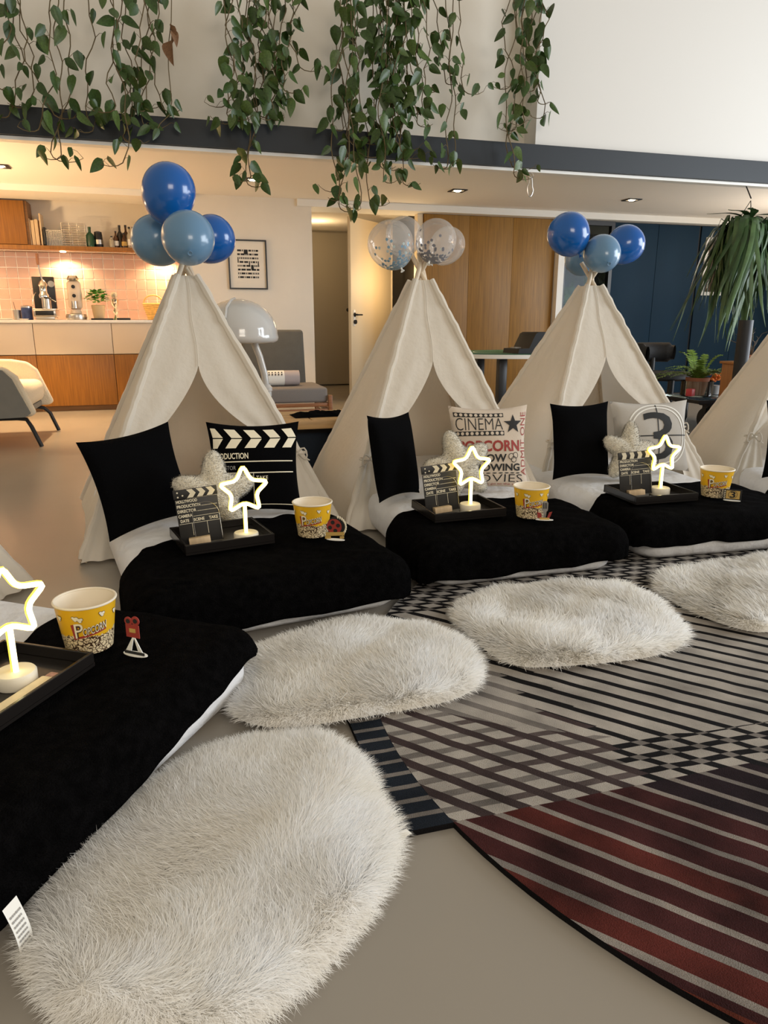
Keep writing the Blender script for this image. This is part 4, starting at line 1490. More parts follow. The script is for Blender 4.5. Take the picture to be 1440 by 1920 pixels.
t = cutout_root(1, 0.250, 0.240, 'red film reel card cutout with gold ribbon', -18)
card(circ(0.004, 0.052, 0.036), 'wreath_card', M_BLACKP, t, 0.001)
b = B()
for k in range(11):
    a = -0.9 + 2.3 * k / 10
    c = Vector((0.004 + 0.037 * math.cos(a), 0.0, 0.052 + 0.037 * math.sin(a)))
    b.ball(c, 0.006, (0.6, 0.3, 1.0), 8)
b.obj('laurel', M_CREAMP, t)
rl = card(circ(-0.004, 0.050, 0.029), 'reel', M_REDP, t, -0.002)
for k in range(4):
    a = PI / 2 * k + 0.3
    card(circ(-0.004 + 0.0165 * math.cos(a), 0.050 + 0.0165 * math.sin(a), 0.0075, 16), 'reel_hole', M_BLACKP, rl, -0.0036)
card([(-0.036, 0.012), (0.036, 0.019), (0.036, 0.032), (-0.036, 0.026)], 'ribbon', M_GOLDP, t, -0.0048)
card([(-0.040, 0.0), (-0.018, 0.002), (-0.018, 0.012), (-0.040, 0.010)], 'ribbon_tail', M_GOLDP, t, -0.003)
card([(0.018, 0.004), (0.034, 0.006), (0.034, 0.016), (0.018, 0.014)], 'ribbon_tail', M_GOLDP, t, -0.003)

t = cutout_root(2, 0.150, 0.085, 'vintage microphone card cutout with popcorn at its foot', 6)
card([(-0.010, 0.036), (0.010, 0.036), (0.012, 0.042), (0.012, 0.070), (0.006, 0.078), (-0.006, 0.078), (-0.012, 0.070), (-0.012, 0.042)], 'microphone_head', M_STEEL, t)
card([(-0.0045, 0.006), (0.0045, 0.006), (0.007, 0.036), (-0.007, 0.036)], 'microphone_stem', M_STEEL, t, -0.001)
for k in range(3):
    card([(-0.008 + 0.006 * k, 0.046), (-0.005 + 0.006 * k, 0.046), (-0.005 + 0.006 * k, 0.070), (-0.008 + 0.006 * k, 0.070)], 'grille_slot', M_BLACKP, t, -0.002)
card([(-0.028, 0.006), (-0.010, 0.004), (-0.014, 0.026), (-0.030, 0.030)], 'red_box', M_REDP, t, 0.001)
card([(0.010, 0.006), (0.022, 0.010), (0.030, 0.034), (0.018, 0.030)], 'red_box', M_REDP, t, 0.001)
card([(-0.020, 0.0), (0.020, 0.0), (0.020, 0.008), (-0.020, 0.008)], 'foot_bar', M_GOLDP, t, -0.002)

t = cutout_root(3, 0.160, 0.105, 'film frame card cutout showing a 3', 4)
card([(-0.038, 0.002), (0.038, 0.002), (0.038, 0.050), (-0.038, 0.050)], 'film_frame', M_BLACKP, t)
card([(-0.027, 0.007), (0.030, 0.007), (0.030, 0.045), (-0.027, 0.045)], 'frame_window', M_GOLDP, t, -0.0012)
b = Print()
b.text('3', -0.010, 0.012, 0.012, 0.042, 0, 0, bold=0.02)
b.ring(0.001, 0.027, 0.018, 0.0015, 0)
for k in range(5):
    b.rect(-0.035, 0.007 + 0.0085 * k, -0.030, 0.0115 + 0.0085 * k, 1)
b.obj('countdown_figure', [M_BLACKP, M_CREAMP], lambda X, Y, l: Vector((X, -0.0032, Y + 0.002)), t, 0)

# ================================================================== ROUND STRIPED RUG
def rug_mat(name, col, dark=0.22):
    return mat(name, col, 0.95, noise=dark, nscale=7, bump=0.8, bscale=420, spec=0.1)


RM = [rug_mat('rug_grey', (0.43, 0.395, 0.355), 0.3), rug_mat('rug_black', (0.009, 0.008, 0.009), 0.4), rug_mat('rug_brown', (0.055, 0.038, 0.038), 0.4),
      rug_mat('rug_red', (0.085, 0.018, 0.014), 0.6), rug_mat('rug_maroon', (0.050, 0.014, 0.014), 0.6), rug_mat('rug_plum', (0.018, 0.010, 0.013), 0.5),
      rug_mat('rug_navy', (0.014, 0.019, 0.028), 0.4), rug_mat('rug_greydark', (0.20, 0.18, 0.165), 0.4), rug_mat('rug_rust', (0.14, 0.030, 0.016), 0.5),
      rug_mat('rug_taupe', (0.105, 0.082, 0.078), 0.5), rug_mat('rug_stone', (0.26, 0.23, 0.205), 0.4)]
RC, RR = Vector((1.84, 1.48)), 1.40
AN = Vector((math.cos(math.radians(41.0)), math.sin(math.radians(41.0))))     # normal of the slanting stripes
AP, A0 = 0.0635, 1.808
BP, B0 = 0.0510, 1.290
RZ = 0.014
xb = [(0.40, 1.80), (0.617, 1.547), (0.755, 1.437), (0.969, 1.331), (1.183, 1.289), (1.33, 1.283), (3.4, 1.29)]


def upper_b(u):
    for (a, b_), (c, d) in zip(xb, xb[1:]):
        if a <= u <= c:
            return b_ + (d - b_) * (u - a) / (c - a)
    return xb[0][1] if u < xb[0][0] else xb[-1][1]


bm = bmesh.new()
cv = [bm.verts.new((RC.x + RR * math.cos(2 * PI * k / 144), RC.y + RR * math.sin(2 * PI * k / 144), RZ)) for k in range(144)]
bm.faces.new(cv)


def cut(co, no):
    bmesh.ops.bisect_plane(bm, geom=bm.verts[:] + bm.edges[:] + bm.faces[:], plane_co=(co[0], co[1], 0), plane_no=(no[0], no[1], 0), dist=1e-7)


cut((0, 1.15), (0, 1))
for (a, b_), (c, d) in zip(xb[1:], xb[2:]):
    cut((a, b_), Vector((-(d - b_), c - a)).normalized())
for k in range(-26, 26):
    n0 = A0 + k * AP
    for off in (-0.155, 0.155, 0.23, 0.40):
        q = AN * (n0 + off * AP)
        if abs((q - AN * AN.dot(RC)).dot(AN)) < RR:
            cut(q, AN)
for k in range(-3, 12):
    for off in (-0.19, 0.19):
        vv = B0 + (k + off) * BP
        if vv > 1.15:
            cut((0, vv), (0, 1))
for k in range(0, 14):
    for off in (-0.19, 0.19):
        cut((0, 2.22 + (k + off) * BP), (0, 1))
for f in bm.faces:
    c = f.calc_center_median()
    ph = (AN.dot(c.xy) - A0) / AP
    k = math.floor(ph + 0.5)
    fr_ = ph - k
    inA = abs(fr_) < 0.155 if not (c.y >= 1.15 and c.x < 0.95) else -0.155 < fr_ < 0.23
    phb = (c.y - B0) / BP
    inB = abs(phb - math.floor(phb + 0.5)) < 0.19
    phc = (c.y - 2.22) / BP
    inC = abs(phc - math.floor(phc + 0.5)) < 0.19
    nd = AN.dot(c.xy)
    if c.y < 1.15:
        # lower part: wide coloured stripes, thin grey between them
        wide = not (0.155 < fr_ < 0.40)
        if wide:
            if nd > 1.50:
                mi = 5 if nd < 1.66 else 1
            elif nd > 1.34:
                mi = [4, 5, 4][k % 3]
            elif nd > 1.12:
                mi = [4, 3][k % 2]
            else:
                mi = [3, 8][k % 2] if nd < 0.98 else [3, 4][k % 2]
        else:
            mi = 10 if k % 4 else 7
    elif c.y < upper_b(c.x) or c.y > 2.22:
        B_ = inB if c.y < 2.2 else inC
        if c.x < 0.95 and c.y < 2.2:
            mi = 2 if inA else 7 if B_ and (math.floor(phb + 0.5) % 2 or c.x < 0.62) else 9 if B_ else 0
        elif inA and B_:
            mi = 7
        elif inA or B_:
            mi = 1
        else:
            mi = 0
    else:
        if inA:
            mi = 1 if nd > 1.62 or c.x > 0.95 else 2
            if c.x < 0.85 and nd < 1.80:
                mi = 7
        else:
            mi = 0
    f.material_index = mi
# square corner of the design outside the circle
sq = [(0.362, 1.15), (0.480, 1.15)]
vv = 1.18
while vv < 2.16:
    sq.append((RC.x - math.sqrt(max(0, RR * RR - (vv - RC.y) ** 2)) - 0.0005, vv))
    vv += 0.03
sq += [(0.62, 2.16), (0.362, 2.16)]
bm2 = bmesh.new()
bm2.faces.new([bm2.verts.new((x, y, RZ)) for x, y in sq])
for k in range(22):
    for off in (0.0, 0.72):
        bmesh.ops.bisect_plane(bm2, geom=bm2.verts[:] + bm2.edges[:] + bm2.faces[:], plane_co=(0, 1.15 + (k + off) * 0.048, 0), plane_no=(0, 1, 0), dist=1e-7)
for f in bm2.faces:
    ph = (f.calc_center_median().y - 1.15) / 0.048
    f.material_index = 6 if ph - math.floor(ph) < 0.72 else 7
vm = {v: bm.verts.new(v.co) for v in bm2.verts}
for f in bm2.faces:
    nf = bm.faces.new([vm[v] for v in f.verts])
    nf.material_index = f.material_index
bm2.free()
# woven stripes are never quite straight
for k in range(-30, 30):
    bmesh.ops.bisect_plane(bm, geom=bm.verts[:] + bm.edges[:] + bm.faces[:], plane_co=(RC.x - AN.y * k * 0.06, RC.y + AN.x * k * 0.06, 0), plane_no=(-AN.y, AN.x, 0), dist=1e-7)
bmesh.ops.remove_doubles(bm, verts=bm.verts, dist=2e-4)
for v in bm.verts:
    if not v.is_boundary:
        x, y = v.co.x, v.co.y
        v.co.x += 0.0022 * snoise(x * 3.1, y * 3.1, 1.6, 2)
        v.co.y += 0.0022 * snoise(x * 3.3 + 5, y * 2.9, 1.6, 6)
# edge of the rug down to the floor
be = [e for e in bm.edges if len(e.link_faces) == 1]
ext = bmesh.ops.extrude_edge_only(bm, edges=be)
for v in [g for g in ext['geom'] if isinstance(g, bmesh.types.BMVert)]:
    v.co.z = 0.0005
for f in [g for g in ext['geom'] if isinstance(g, bmesh.types.BMFace)]:
    f.material_index = 1
me = bpy.data.meshes.new('round_rug')
bm.to_mesh(me)
bm.free()
for m in RM:
    me.materials.append(m)
tag(link('round_rug', me), 'large round rug with black, grey and red-brown crossing stripes', 'rug')


# ================================================================== SHEEPSKIN RUGS
def flow(x, y, k):
    a = np.sin(x * 9.1 + 2.0 * np.sin(y * 6.3 + k) + k) + np.sin(y * 10.7 + 1.6 * np.sin(x * 8.1 + 2 * k) + 2.3 * k) + 0.7 * np.sin((x - y) * 19 + k)
    return a


def catmull(pts, n=8):
    out = []
    m = len(pts)
    for i in range(m):
        p0, p1, p2, p3 = [np.array(pts[(i + j - 1) % m], float) for j in range(4)]
        for k in range(n):
            t = k / n
            out.append(0.5 * ((2 * p1) + (-p0 + p2) * t + (2 * p0 - 5 * p1 + 4 * p2 - p3) * t * t + (-p0 + 3 * p1 - 3 * p2 + p3) * t ** 3))
    return np.array(out)


def edge_dist(P, poly):
    """signed distance (inside > 0) and outward direction"""
    A = poly
    Bq = np.roll(poly, -1, 0)
    best = np.full(len(P), 1e9)
    near = np.zeros_like(P)
    ins = np.zeros(len(P), bool)
    for a, b_ in zip(A, Bq):
        d = b_ - a
        t = np.clip(((P - a) @ d) / (d @ d + 1e-12), 0, 1)
        q = a + t[:, None] * d
        r = np.linalg.norm(P - q, axis=1)
        m = r < best
        best[m] = r[m]
        near[m] = q[m]
        c = ((a[1] > P[:, 1]) != (b_[1] > P[:, 1]))
        xi = (b_[0] - a[0]) * (P[:, 1] - a[1]) / (b_[1] - a[1] + 1e-12) + a[0]
        ins ^= c & (P[:, 0] < xi)
    out = near - P
    out /= (np.linalg.norm(out, axis=1)[:, None] + 1e-9)
    return np.where(ins, best, -best), out


def fur_rug(label, pts, N, L, z0, seed, width=0.0013):
    poly = catmull(pts)
    cen = poly.mean(0)
    poly = poly - cen
    rng = np.random.default_rng(seed)
    t = thing('sheepskin_rug', label, 'rug', (cen[0], cen[1], z0), 0, 'white sheepskin rugs')
    # skin
    b = B()
    n = len(poly)
    K = 10

    def hgt(d):
        return 0.006 + 0.024 * (1 - np.exp(-np.maximum(d, 0) / 0.06))
    rings = []
    for k in range(K + 1):
        s = 1 - k / K * 0.97
        ring = []
        for q in poly:
            p = q * s
            dd = (1 - s) * np.linalg.norm(q)
            ring.append(b.bm.verts.new((p[0], p[1], 0.001 if k == 0 else float(hgt(dd)))))
        rings.append(ring)
    for k in range(K):
        for j in range(n):
            b.bm.faces.new((rings[k][j], rings[k][(j + 1) % n], rings[k + 1][(j + 1) % n], rings[k + 1][j]))
    b.bm.faces.new(rings[-1])
    b.obj('hide', mat('hide_cream', (0.95, 0.93, 0.88), 0.9), t)
    lo, hi = poly.min(0), poly.max(0)
    P = rng.uniform(lo, hi, (int(N * 1.8), 2))
    d, out = edge_dist(P, poly)
    m = d > 0.0
    P, d, out = P[m][:N], d[m][:N], out[m][:N]
    n = len(P)
    wx, wy = P[:, 0] + cen[0], P[:, 1] + cen[1]
    ang = 1.7 + (0.8 if seed == 1 else 0.55) * flow(wx * 0.8, wy * 0.8, seed) + 0.22 * flow(wx * 2.3, wy * 2.3, seed + 3)
    fl = np.stack([np.cos(ang), np.sin(ang)], 1)
    # hair combed from the middle outwards, with whorls
    rad = P / (np.linalg.norm(P, axis=1)[:, None] + 1e-6)
    w = np.exp(-d / 0.045)[:, None]
    D = (0.9 * fl + np.array([[-0.05, 0.2]])) * (1 - w) + out * w * 1.6 + rng.normal(0, 0.16, (n, 2))
    D /= np.linalg.norm(D, axis=1)[:, None]
    # clumps
    nc = max(60, n // 45)
    ci = rng.choice(n, nc, replace=False)
    CP = P[ci]
    cell = 0.03
    order = {}
    for j, (x, y) in enumerate(CP):
        order.setdefault((int(math.floor(x / cell)), int(math.floor(y / cell))), []).append(j)
    gi = np.floor(P / cell).astype(int)
    own = np.zeros(n, int)
    cache = {}
    for key in set(map(tuple, gi)):
        c = []
        for a in (-1, 0, 1):
            for b_ in (-1, 0, 1):
                c += order.get((key[0] + a, key[1] + b_), [])
        cache[key] = np.array(c if c else [0])
    keys = gi[:, 0].astype(np.int64) * 100003 + gi[:, 1]
    for key, c in cache.items():
        sel = np.where(keys == key[0] * 100003 + key[1])[0]
        dd = np.linalg.norm(P[sel][:, None, :] - CP[c][None], axis=2)
        own[sel] = c[dd.argmin(1)]
    cD = D[ci][own]
    cP = CP[own]
    len_ = L * rng.uniform(0.65, 1.1, n) * (0.9 + 0.14 * np.clip(flow(wx * 1.4, wy * 1.4, seed + 9), -1.5, 1.5))
    lean = np.clip(0.82 + 0.10 * flow(wx * 1.9, wy * 1.9, seed + 5) / 2 + rng.normal(0, 0.08, n), 0.5, 0.97)
    lean = np.maximum(lean, 0.93 * np.exp(-d / 0.05))
    under = rng.random(n) < 0.42          # short undercoat between the long tufts
    len_[under] *= 0.62
    lean[under] = np.minimum(lean[under], 0.80)
    zb = hgt(d)
    B0_ = np.concatenate([P, zb[:, None]], 1)
    T = [0.0, 0.4, 0.75, 1.0]
    Dm = 0.45 * D + 0.55 * cD
    Dm /= np.linalg.norm(Dm, axis=1)[:, None]
    curl = rng.normal(0, 0.25, n)
    pts_ = []
    for tt in T:
        hor = (len_ * lean * (0.55 * tt + 0.45 * tt * tt))[:, None] * (D * (1 - tt) + Dm * tt)
        side = np.stack([-Dm[:, 1], Dm[:, 0]], 1) * (len_ * curl * tt * tt)[:, None]
        pull = (cP - P) * (np.where(under, 0.0, 0.42) * tt ** 1.3)[:, None]
        z = zb + len_ * np.sqrt(np.maximum(0.03, 1 - lean ** 2)) * (tt * 1.35 - 0.42 * tt * tt) - np.exp(-d / 0.03) * 0.010 * tt
        q = np.concatenate([P + hor + side + pull, np.maximum(z, 0.004)[:, None]], 1)
        pts_.append(q)
    dv = pts_[3] - pts_[0]
    Wd = np.stack([-dv[:, 1], dv[:, 0], np.zeros(n)], 1)
    Wd /= np.linalg.norm(Wd, axis=1)[:, None] + 1e-9
    Wd[:, 2] = rng.normal(0, 0.22, n)
    Wd /= np.linalg.norm(Wd, axis=1)[:, None]
    ws = width * rng.uniform(0.7, 1.3, n)
    rows = []
    for tt, q, k in zip(T[:3], pts_[:3], (1.0, 0.9, 0.62)):
        rows += [q - Wd * (ws * k)[:, None] * 0.5, q + Wd * (ws * k)[:, None] * 0.5]
    rows.append(pts_[3])
    V = np.stack(rows, 1).reshape(-1, 3)
    base = np.arange(n) * 7
    loops = np.stack([base, base + 2, base + 3, base + 1, base + 2, base + 4, base + 5, base + 3, base + 4, base + 6, base + 5], 1).reshape(-1)
    tot = np.tile([4, 4, 3], n)
    st = np.concatenate([[0], np.cumsum(tot)[:-1]])
    me = bpy.data.meshes.new('pile')
    me.vertices.add(len(V))
    me.vertices.foreach_set('co', V.astype(np.float32).ravel())
    me.loops.add(len(loops))
    me.loops.foreach_set('vertex_index', loops.astype(np.int32))
    me.polygons.add(len(tot))
    me.polygons.foreach_set('loop_start', st.astype(np.int32))
    me.polygons.foreach_set('use_smooth', np.ones(len(tot), bool))
    me.update(calc_edges=True)
    me.materials.append(M_FUR)
    nr = np.concatenate([Dm * 0.15, np.full((n, 1), 0.98)], 1) + rng.normal(0, 0.14, (n, 3))
    nr /= np.linalg.norm(nr, axis=1)[:, None]
    me.normals_split_custom_set_from_vertices(np.repeat(nr, 7, 0).tolist())
    o = link('pile', me, t)
    o['kind'] = 'stuff'
    return t


fur_rug('white sheepskin rug nearest the camera, lower left', [(0.10, 1.56), (0.23, 1.555), (0.325, 1.48), (0.352, 1.26), (0.345, 1.13), (0.25, 0.98), (0.10, 0.865), (-0.05, 0.82), (-0.20, 0.89), (-0.285, 1.02), (-0.29, 1.13), (-0.225, 1.295), (-0.08, 1.455)], 132000, 0.050, 0.001, 1, 0.0011)
fur_rug('white sheepskin rug before the leftmost full tent bed', [(0.105, 1.82), (0.15, 1.99), (0.35, 2.095), (0.60, 2.135), (0.77, 1.97), (0.80, 1.75), (0.68, 1.61), (0.41, 1.585), (0.19, 1.595), (0.085, 1.68)], 74000, 0.052, 0.016, 2, 0.0016)
fur_rug('white sheepskin rug before the bed with the cinema pillow', [(0.875, 2.15), (1.05, 2.265), (1.45, 2.275), (1.61, 2.07), (1.525, 1.77), (1.34, 1.675), (1.02, 1.695), (0.895, 1.75), (0.86, 1.91)], 62000, 0.054, 0.016, 3, 0.0020)
fur_rug('white sheepskin rug cut off by the right edge', [(1.73, 2.19), (1.90, 2.28), (2.38, 2.30), (2.62, 2.16), (2.28, 1.84), (1.84, 1.72), (1.71, 1.82), (1.68, 2.05)], 46000, 0.054, 0.016, 4, 0.0023)
tg = thing('fur_care_tag', 'tiny white tag at the edge of the nearest sheepskin rug', 'tag', (0.352, 1.118, 0.004), 0.4)
B().grid(lambda s, q: Vector((s * 0.035, q * 0.018, 0.008 + 0.012 * math.sin(s * 2))), 8, 2).obj('tape', M_WHITEP, tg, recalc=False)


# ================================================================== BALLOONS
M_BDARK = mat('balloon_blue', (0.002, 0.10, 0.40), 0.20, spec=0.5, coat=0.3)
M_BLIGHT = mat('balloon_pale', (0.13, 0.26, 0.42), 0.24, spec=0.5, coat=0.3)
M_BCLEAR = clear_mat('balloon_clear', (0.97, 0.96, 0.95), 0.20, 0.06, 0.35, 0.35)


def balloon(label, px, py, v, rpx, m, tilt=(0, 0), egg=1.1, confetti=None):
    c = at(px, py, v)
    depth = (c - Vector((0, 0, CAM_H))).dot(_fw)
    r = rpx * depth / F_PX
    t = thing('balloon', label, 'balloon', c, 0, 'party balloons')
    t.rotation_euler = (math.radians(tilt[0]), math.radians(tilt[1]), 0)
    prof = []
    for i in range(25):
        a = PI * i / 24
        z = -math.cos(a)
        rr_ = math.sin(a) * (1 + 0.06 * z)
        prof.append((r * rr_, r * egg * z * (1.0 if z > 0 else 1.08)))
    prof[0] = (0.004, prof[0][1])
    sk = B().lathe(prof, 36).obj('skin', m, t, angle=180)
    zb = prof[0][1]
    B().lathe([(0.004, zb + 0.002), (0.005, zb - 0.004), (0.0045, zb - 0.010), (0.012, zb - 0.020), (0.010, zb - 0.021), (0, zb - 0.014)], 14).obj('knot', m if m is not M_BCLEAR else M_WHITEP, sk)
    if confetti:
        rg = random.Random(int(px))
        b = B()
        cnt, cols = confetti
        for k in range(cnt):
            a = rg.uniform(0, 2 * PI)
            el = -PI / 2 + abs(rg.gauss(0, 0.62))
            if el > 1.2:
                el = rg.uniform(-1.4, 1.0)
            z = math.sin(el)
            s = math.cos(el) * (1 + 0.06 * z) * 0.992
            p = Vector((r * s * math.cos(a), r * s * math.sin(a), r * egg * z * 0.988 * (1.0 if z > 0 else 1.08)))
            nn = Vector((p.x, p.y, p.z / 1.1)).normalized()
            a1 = nn.orthogonal().normalized()
            a2 = nn.cross(a1)
            rad = 0.0075
            f = b.bm.faces.new([b.bm.verts.new(p + (a1 * math.cos(q) + a2 * math.sin(q)) * rad) for q in [2 * PI * j / 10 for j in range(10)]])
            f.material_index = rg.randrange(len(cols))
        cf = b.obj('confetti', cols, t, smooth=False, recalc=False)
        cf['kind'] = 'stuff'
    return t


balloon('largest dark blue balloon, on top of the left bunch', 316, 362, 3.82, 49, M_BDARK, (0, 12), 1.10)
balloon('pale blue balloon at the back left of the left bunch', 293, 451, 4.02, 45, M_BLIGHT, (10, -50), 1.02)
balloon('pale blue balloon at the front of the left bunch', 353, 447, 3.60, 49, M_BLIGHT, (-60, 0), 1.02)
balloon('dark blue balloon at the right of the left bunch', 396, 449, 3.88, 43, M_BDARK, (0, 60), 1.04)
C_BL = mat('confetti_blue', (0.03, 0.26, 0.46), 0.4)
C_TE = mat('confetti_pale', (0.45, 0.58, 0.60), 0.4)
C_NV = mat('confetti_navy', (0.03, 0.04, 0.10), 0.4)
balloon('clear balloon with pale blue confetti, left of the middle bunch', 733, 459, 3.78, 43, M_BCLEAR, (-20, -20), 1.02, (260, [C_TE, C_BL, C_BL]))
balloon('clear balloon with few dark dots at the back of the middle bunch', 757, 443, 4.12, 34, M_BCLEAR, (20, 0), 1.04, (40, [C_NV]))
balloon('clear balloon with navy confetti, front right of the middle bunch', 817, 452, 3.76, 38, M_BCLEAR, (-20, 25), 1.06, (190, [C_NV]))
balloon('clear balloon at the far right of the middle bunch', 838, 461, 4.08, 32, M_BCLEAR, (10, 40), 1.1, (40, [C_NV, C_TE]))
balloon('dark blue balloon at the left of the right bunch', 1066, 439, 3.98, 39, M_BDARK, (-20, -25), 1.0)
balloon('pale blue balloon at the back of the right bunch', 1090, 486, 4.30, 30, M_BLIGHT, (10, -50), 1.0)
balloon('pale blue balloon at the front of the right bunch', 1129, 476, 3.92, 34, M_BLIGHT, (-60, 20), 1.02)
balloon('dark blue balloon at the right of the right bunch', 1172, 459, 4.20, 35, M_BDARK, (0, 55), 1.02)

# ================================================================== HANGING POTHOS VINES
def leaf_mesh(name, m, bend, fold):
    """heart-shaped leaf, stalk end at the origin, tip along -z, face towards -y"""
    b = B()
    n = 8
    rows = []
    for i in range(n + 1):
        t = i / n
        w = 0.44 * (math.sin(PI * min(1, t ** 0.62)) ** 0.8) * (1 - 0.25 * t)
        z = -t + (0.10 * (1 - t) if True else 0)
        y = -bend * t * t
        row = []
        for s in (-1, -0.5, 0, 0.5, 1):
            zz = z + (0.12 * abs(s) * (1 - t) ** 3)
            row.append(b.bm.verts.new((s * w, y + fold * abs(s) * w, zz)))
        rows.append(row)
    for i in range(n):
        for j in range(4):
            b.bm.faces.new((rows[i][j], rows[i][j + 1], rows[i + 1][j + 1], rows[i + 1][j]))
    return b.mesh(name, m, recalc=False, weld=1e-4, angle=180)


LEAVES = [leaf_mesh('leaf', M_LEAF, 0.15, 0.25), leaf_mesh('leaf', M_LEAF, -0.2, 0.4), leaf_mesh('leaf', M_LEAF2, 0.3, 0.15), leaf_mesh('leaf', M_LEAF, 0.1, -0.2)]
LEAF_DRY = leaf_mesh('leaf', M_LEAFDRY, 0.5, 0.6)


def vine(label, strands, seed, dens=1.0, v0=6.02, leaf=(0.055, 0.100), maxl=140):
    """strands: (px at top, px at end, y of the end)"""
    rr = random.Random(seed)
    top = at((strands[0][0] + strands[-1][0]) / 2, 0, v0)
    t = thing('hanging_vine', label, 'plant', (top.x, v0, 3.75), 0, 'pothos vines hanging over the beam')
    org = Vector(t.location)
    count = 0
    for si, (x0, x1, ye) in enumerate(strands):
        v = v0 + rr.uniform(-0.07, 0.10)
        a, e = at(x0, -40, v), at(x1, ye, v)
        L = a.z - e.z
        n = max(8, int(L / 0.07))
        k1, k2 = rr.uniform(0, 6), rr.uniform(0, 6)
        pts = []
        for i in range(n + 1):
            s = i / n
            p = a.lerp(e, s)
            wob = 0.035 * math.sin(s * 7 + k1) + 0.018 * math.sin(s * 19 + k2)
            pts.append(Vector((p.x + wob * min(1, s * 3), v + 0.03 * math.sin(s * 9 + k2), p.z)))
        side = rr.choice((-1, 1))
        last = pts[-1]
        hook = rr.uniform(0.05, 0.13)
        for q in range(1, 6):
            an = PI * 0.75 * q / 5
            pts.append(last + Vector((side * hook * (1 - math.cos(an)), -0.02 * q / 5, -hook * 0.55 * math.sin(an) + 0.02 * (q / 5) ** 2)))
        stem_o = B().tube([p - org for p in pts], [0.0042] * (len(pts) - 4) + [0.0036, 0.003, 0.0025, 0.002], 5).obj('stem', M_STEM, t)
        z_acc = rr.uniform(0, 0.08)
        for i in range(2, len(pts)):
            z_acc += (pts[i] - pts[i - 1]).length
            s = i / len(pts)
            if z_acc < (0.13 - 0.06 * s) / dens or count >= maxl:
                continue
            z_acc = rr.uniform(-0.03, 0.03)
            p = pts[i]
            sd = rr.choice((-1, 1))
            size = rr.uniform(*leaf) * (1.0 if s < 0.9 else 0.8)
            reach = rr.uniform(0.015, 0.07)
            q = p + Vector((sd * reach, -rr.uniform(0.0, 0.06), rr.uniform(-0.01, 0.05)))
            B().tube([p - org, (p + q) / 2 + Vector((0, 0, 0.015)) - org, q - org], [0.0022, 0.0018, 0.0016], 4).obj('leaf_stalk', M_STEM, stem_o)
            lo = link('leaf', rr.choice(LEAVES), stem_o, q - org, (rr.uniform(-0.6, 0.9), sd * rr.uniform(-1.0, 0.15), rr.uniform(-1.2, 1.2)))
            lo.scale = (size * rr.uniform(0.85, 1.25), size, size * 1.25)
            count += 1
    return t


vine('sparse pothos vine hanging at the far left', [(10, 5, 160), (28, 30, 215), (15, 90, 205), (38, 60, 195), (105, 80, 240), (112, 105, 285), (125, 120, 292)], 1, 0.95)
vine('pothos vine with a few dry brown leaves', [(162, 172, 240), (205, 215, 200), (212, 235, 298), (222, 230, 215), (238, 240, 255), (262, 270, 200), (272, 262, 230), (285, 275, 190), (296, 290, 200)], 2, 1.15)
t = thing('hanging_vine', 'thin vine with dry brown leaves, right of the leafy one', 'plant', (at(320, 0, 6.0).x, 6.0, 3.75), 0, 'pothos vines hanging over the beam')
o0 = Vector(t.location)
pp = [at(x, y, 6.0) for x, y in ((322, -40), (321, 40), (315, 90), (316, 130), (322, 190), (318, 215), (300, 232), (292, 250))]
B().tube([p - o0 for p in pp], 0.0035, 5).obj('stem', M_STEM, t)
for x, y, sz in ((320, 52, 0.09), (317, 84, 0.11), (325, 62, 0.07)):
    lo = link('leaf', LEAF_DRY, t, at(x, y, 5.98) - o0, (0.4, 0.2, x * 0.9))
    lo.scale = (sz, sz, sz * 1.2)
for x, y in ((331, 190), (318, 200), (296, 245)):
    lo = link('leaf', LEAVES[0], t, at(x, y, 5.98) - o0, (0.3, 0.8 * math.sin(x), 0.5))
    lo.scale = (0.06, 0.06, 0.08)
vine('thick pothos vine above the framed print', [(425, 428, 215), (438, 432, 190), (450, 445, 225), (462, 458, 340), (470, 475, 332), (480, 470, 205), (492, 500, 220), (505, 498, 190), (515, 510, 215), (530, 518, 180), (545, 535, 165), (560, 548, 120), (500, 515, 160), (480, 488, 120)], 3, 1.75, maxl=190)
vine('stringy pothos vine above the open door', [(638, 625, 372), (645, 640, 350), (652, 648, 385), (656, 665, 380), (662, 690, 375), (650, 636, 240), (668, 655, 255), (655, 672, 210)], 4, 1.05, maxl=120)
vine('densest pothos vine, left of the clear balloons', [(700, 702, 300), (708, 712, 310), (714, 705, 260), (720, 718, 335), (727, 735, 310), (735, 728, 260), (742, 748, 340), (748, 745, 230), (756, 752, 270), (765, 770, 230), (775, 772, 190), (785, 790, 205), (795, 800, 170), (722, 716, 180), (738, 742, 280), (760, 738, 280), (705, 722, 285)], 5, 1.55, maxl=210)
vine('slim pair of pothos strands right of the densest vine', [(800, 838, 155), (838, 842, 312), (852, 846, 308), (868, 862, 165)], 6, 1.2, leaf=(0.05, 0.085))
vine('pothos vine beside the white wall corner', [(948, 955, 155), (962, 952, 325), (975, 960, 305), (985, 978, 225), (995, 972, 235), (1003, 1000, 190), (1012, 1008, 165), (1022, 1015, 110), (990, 1012, 215)], 7, 1.2, maxl=110)

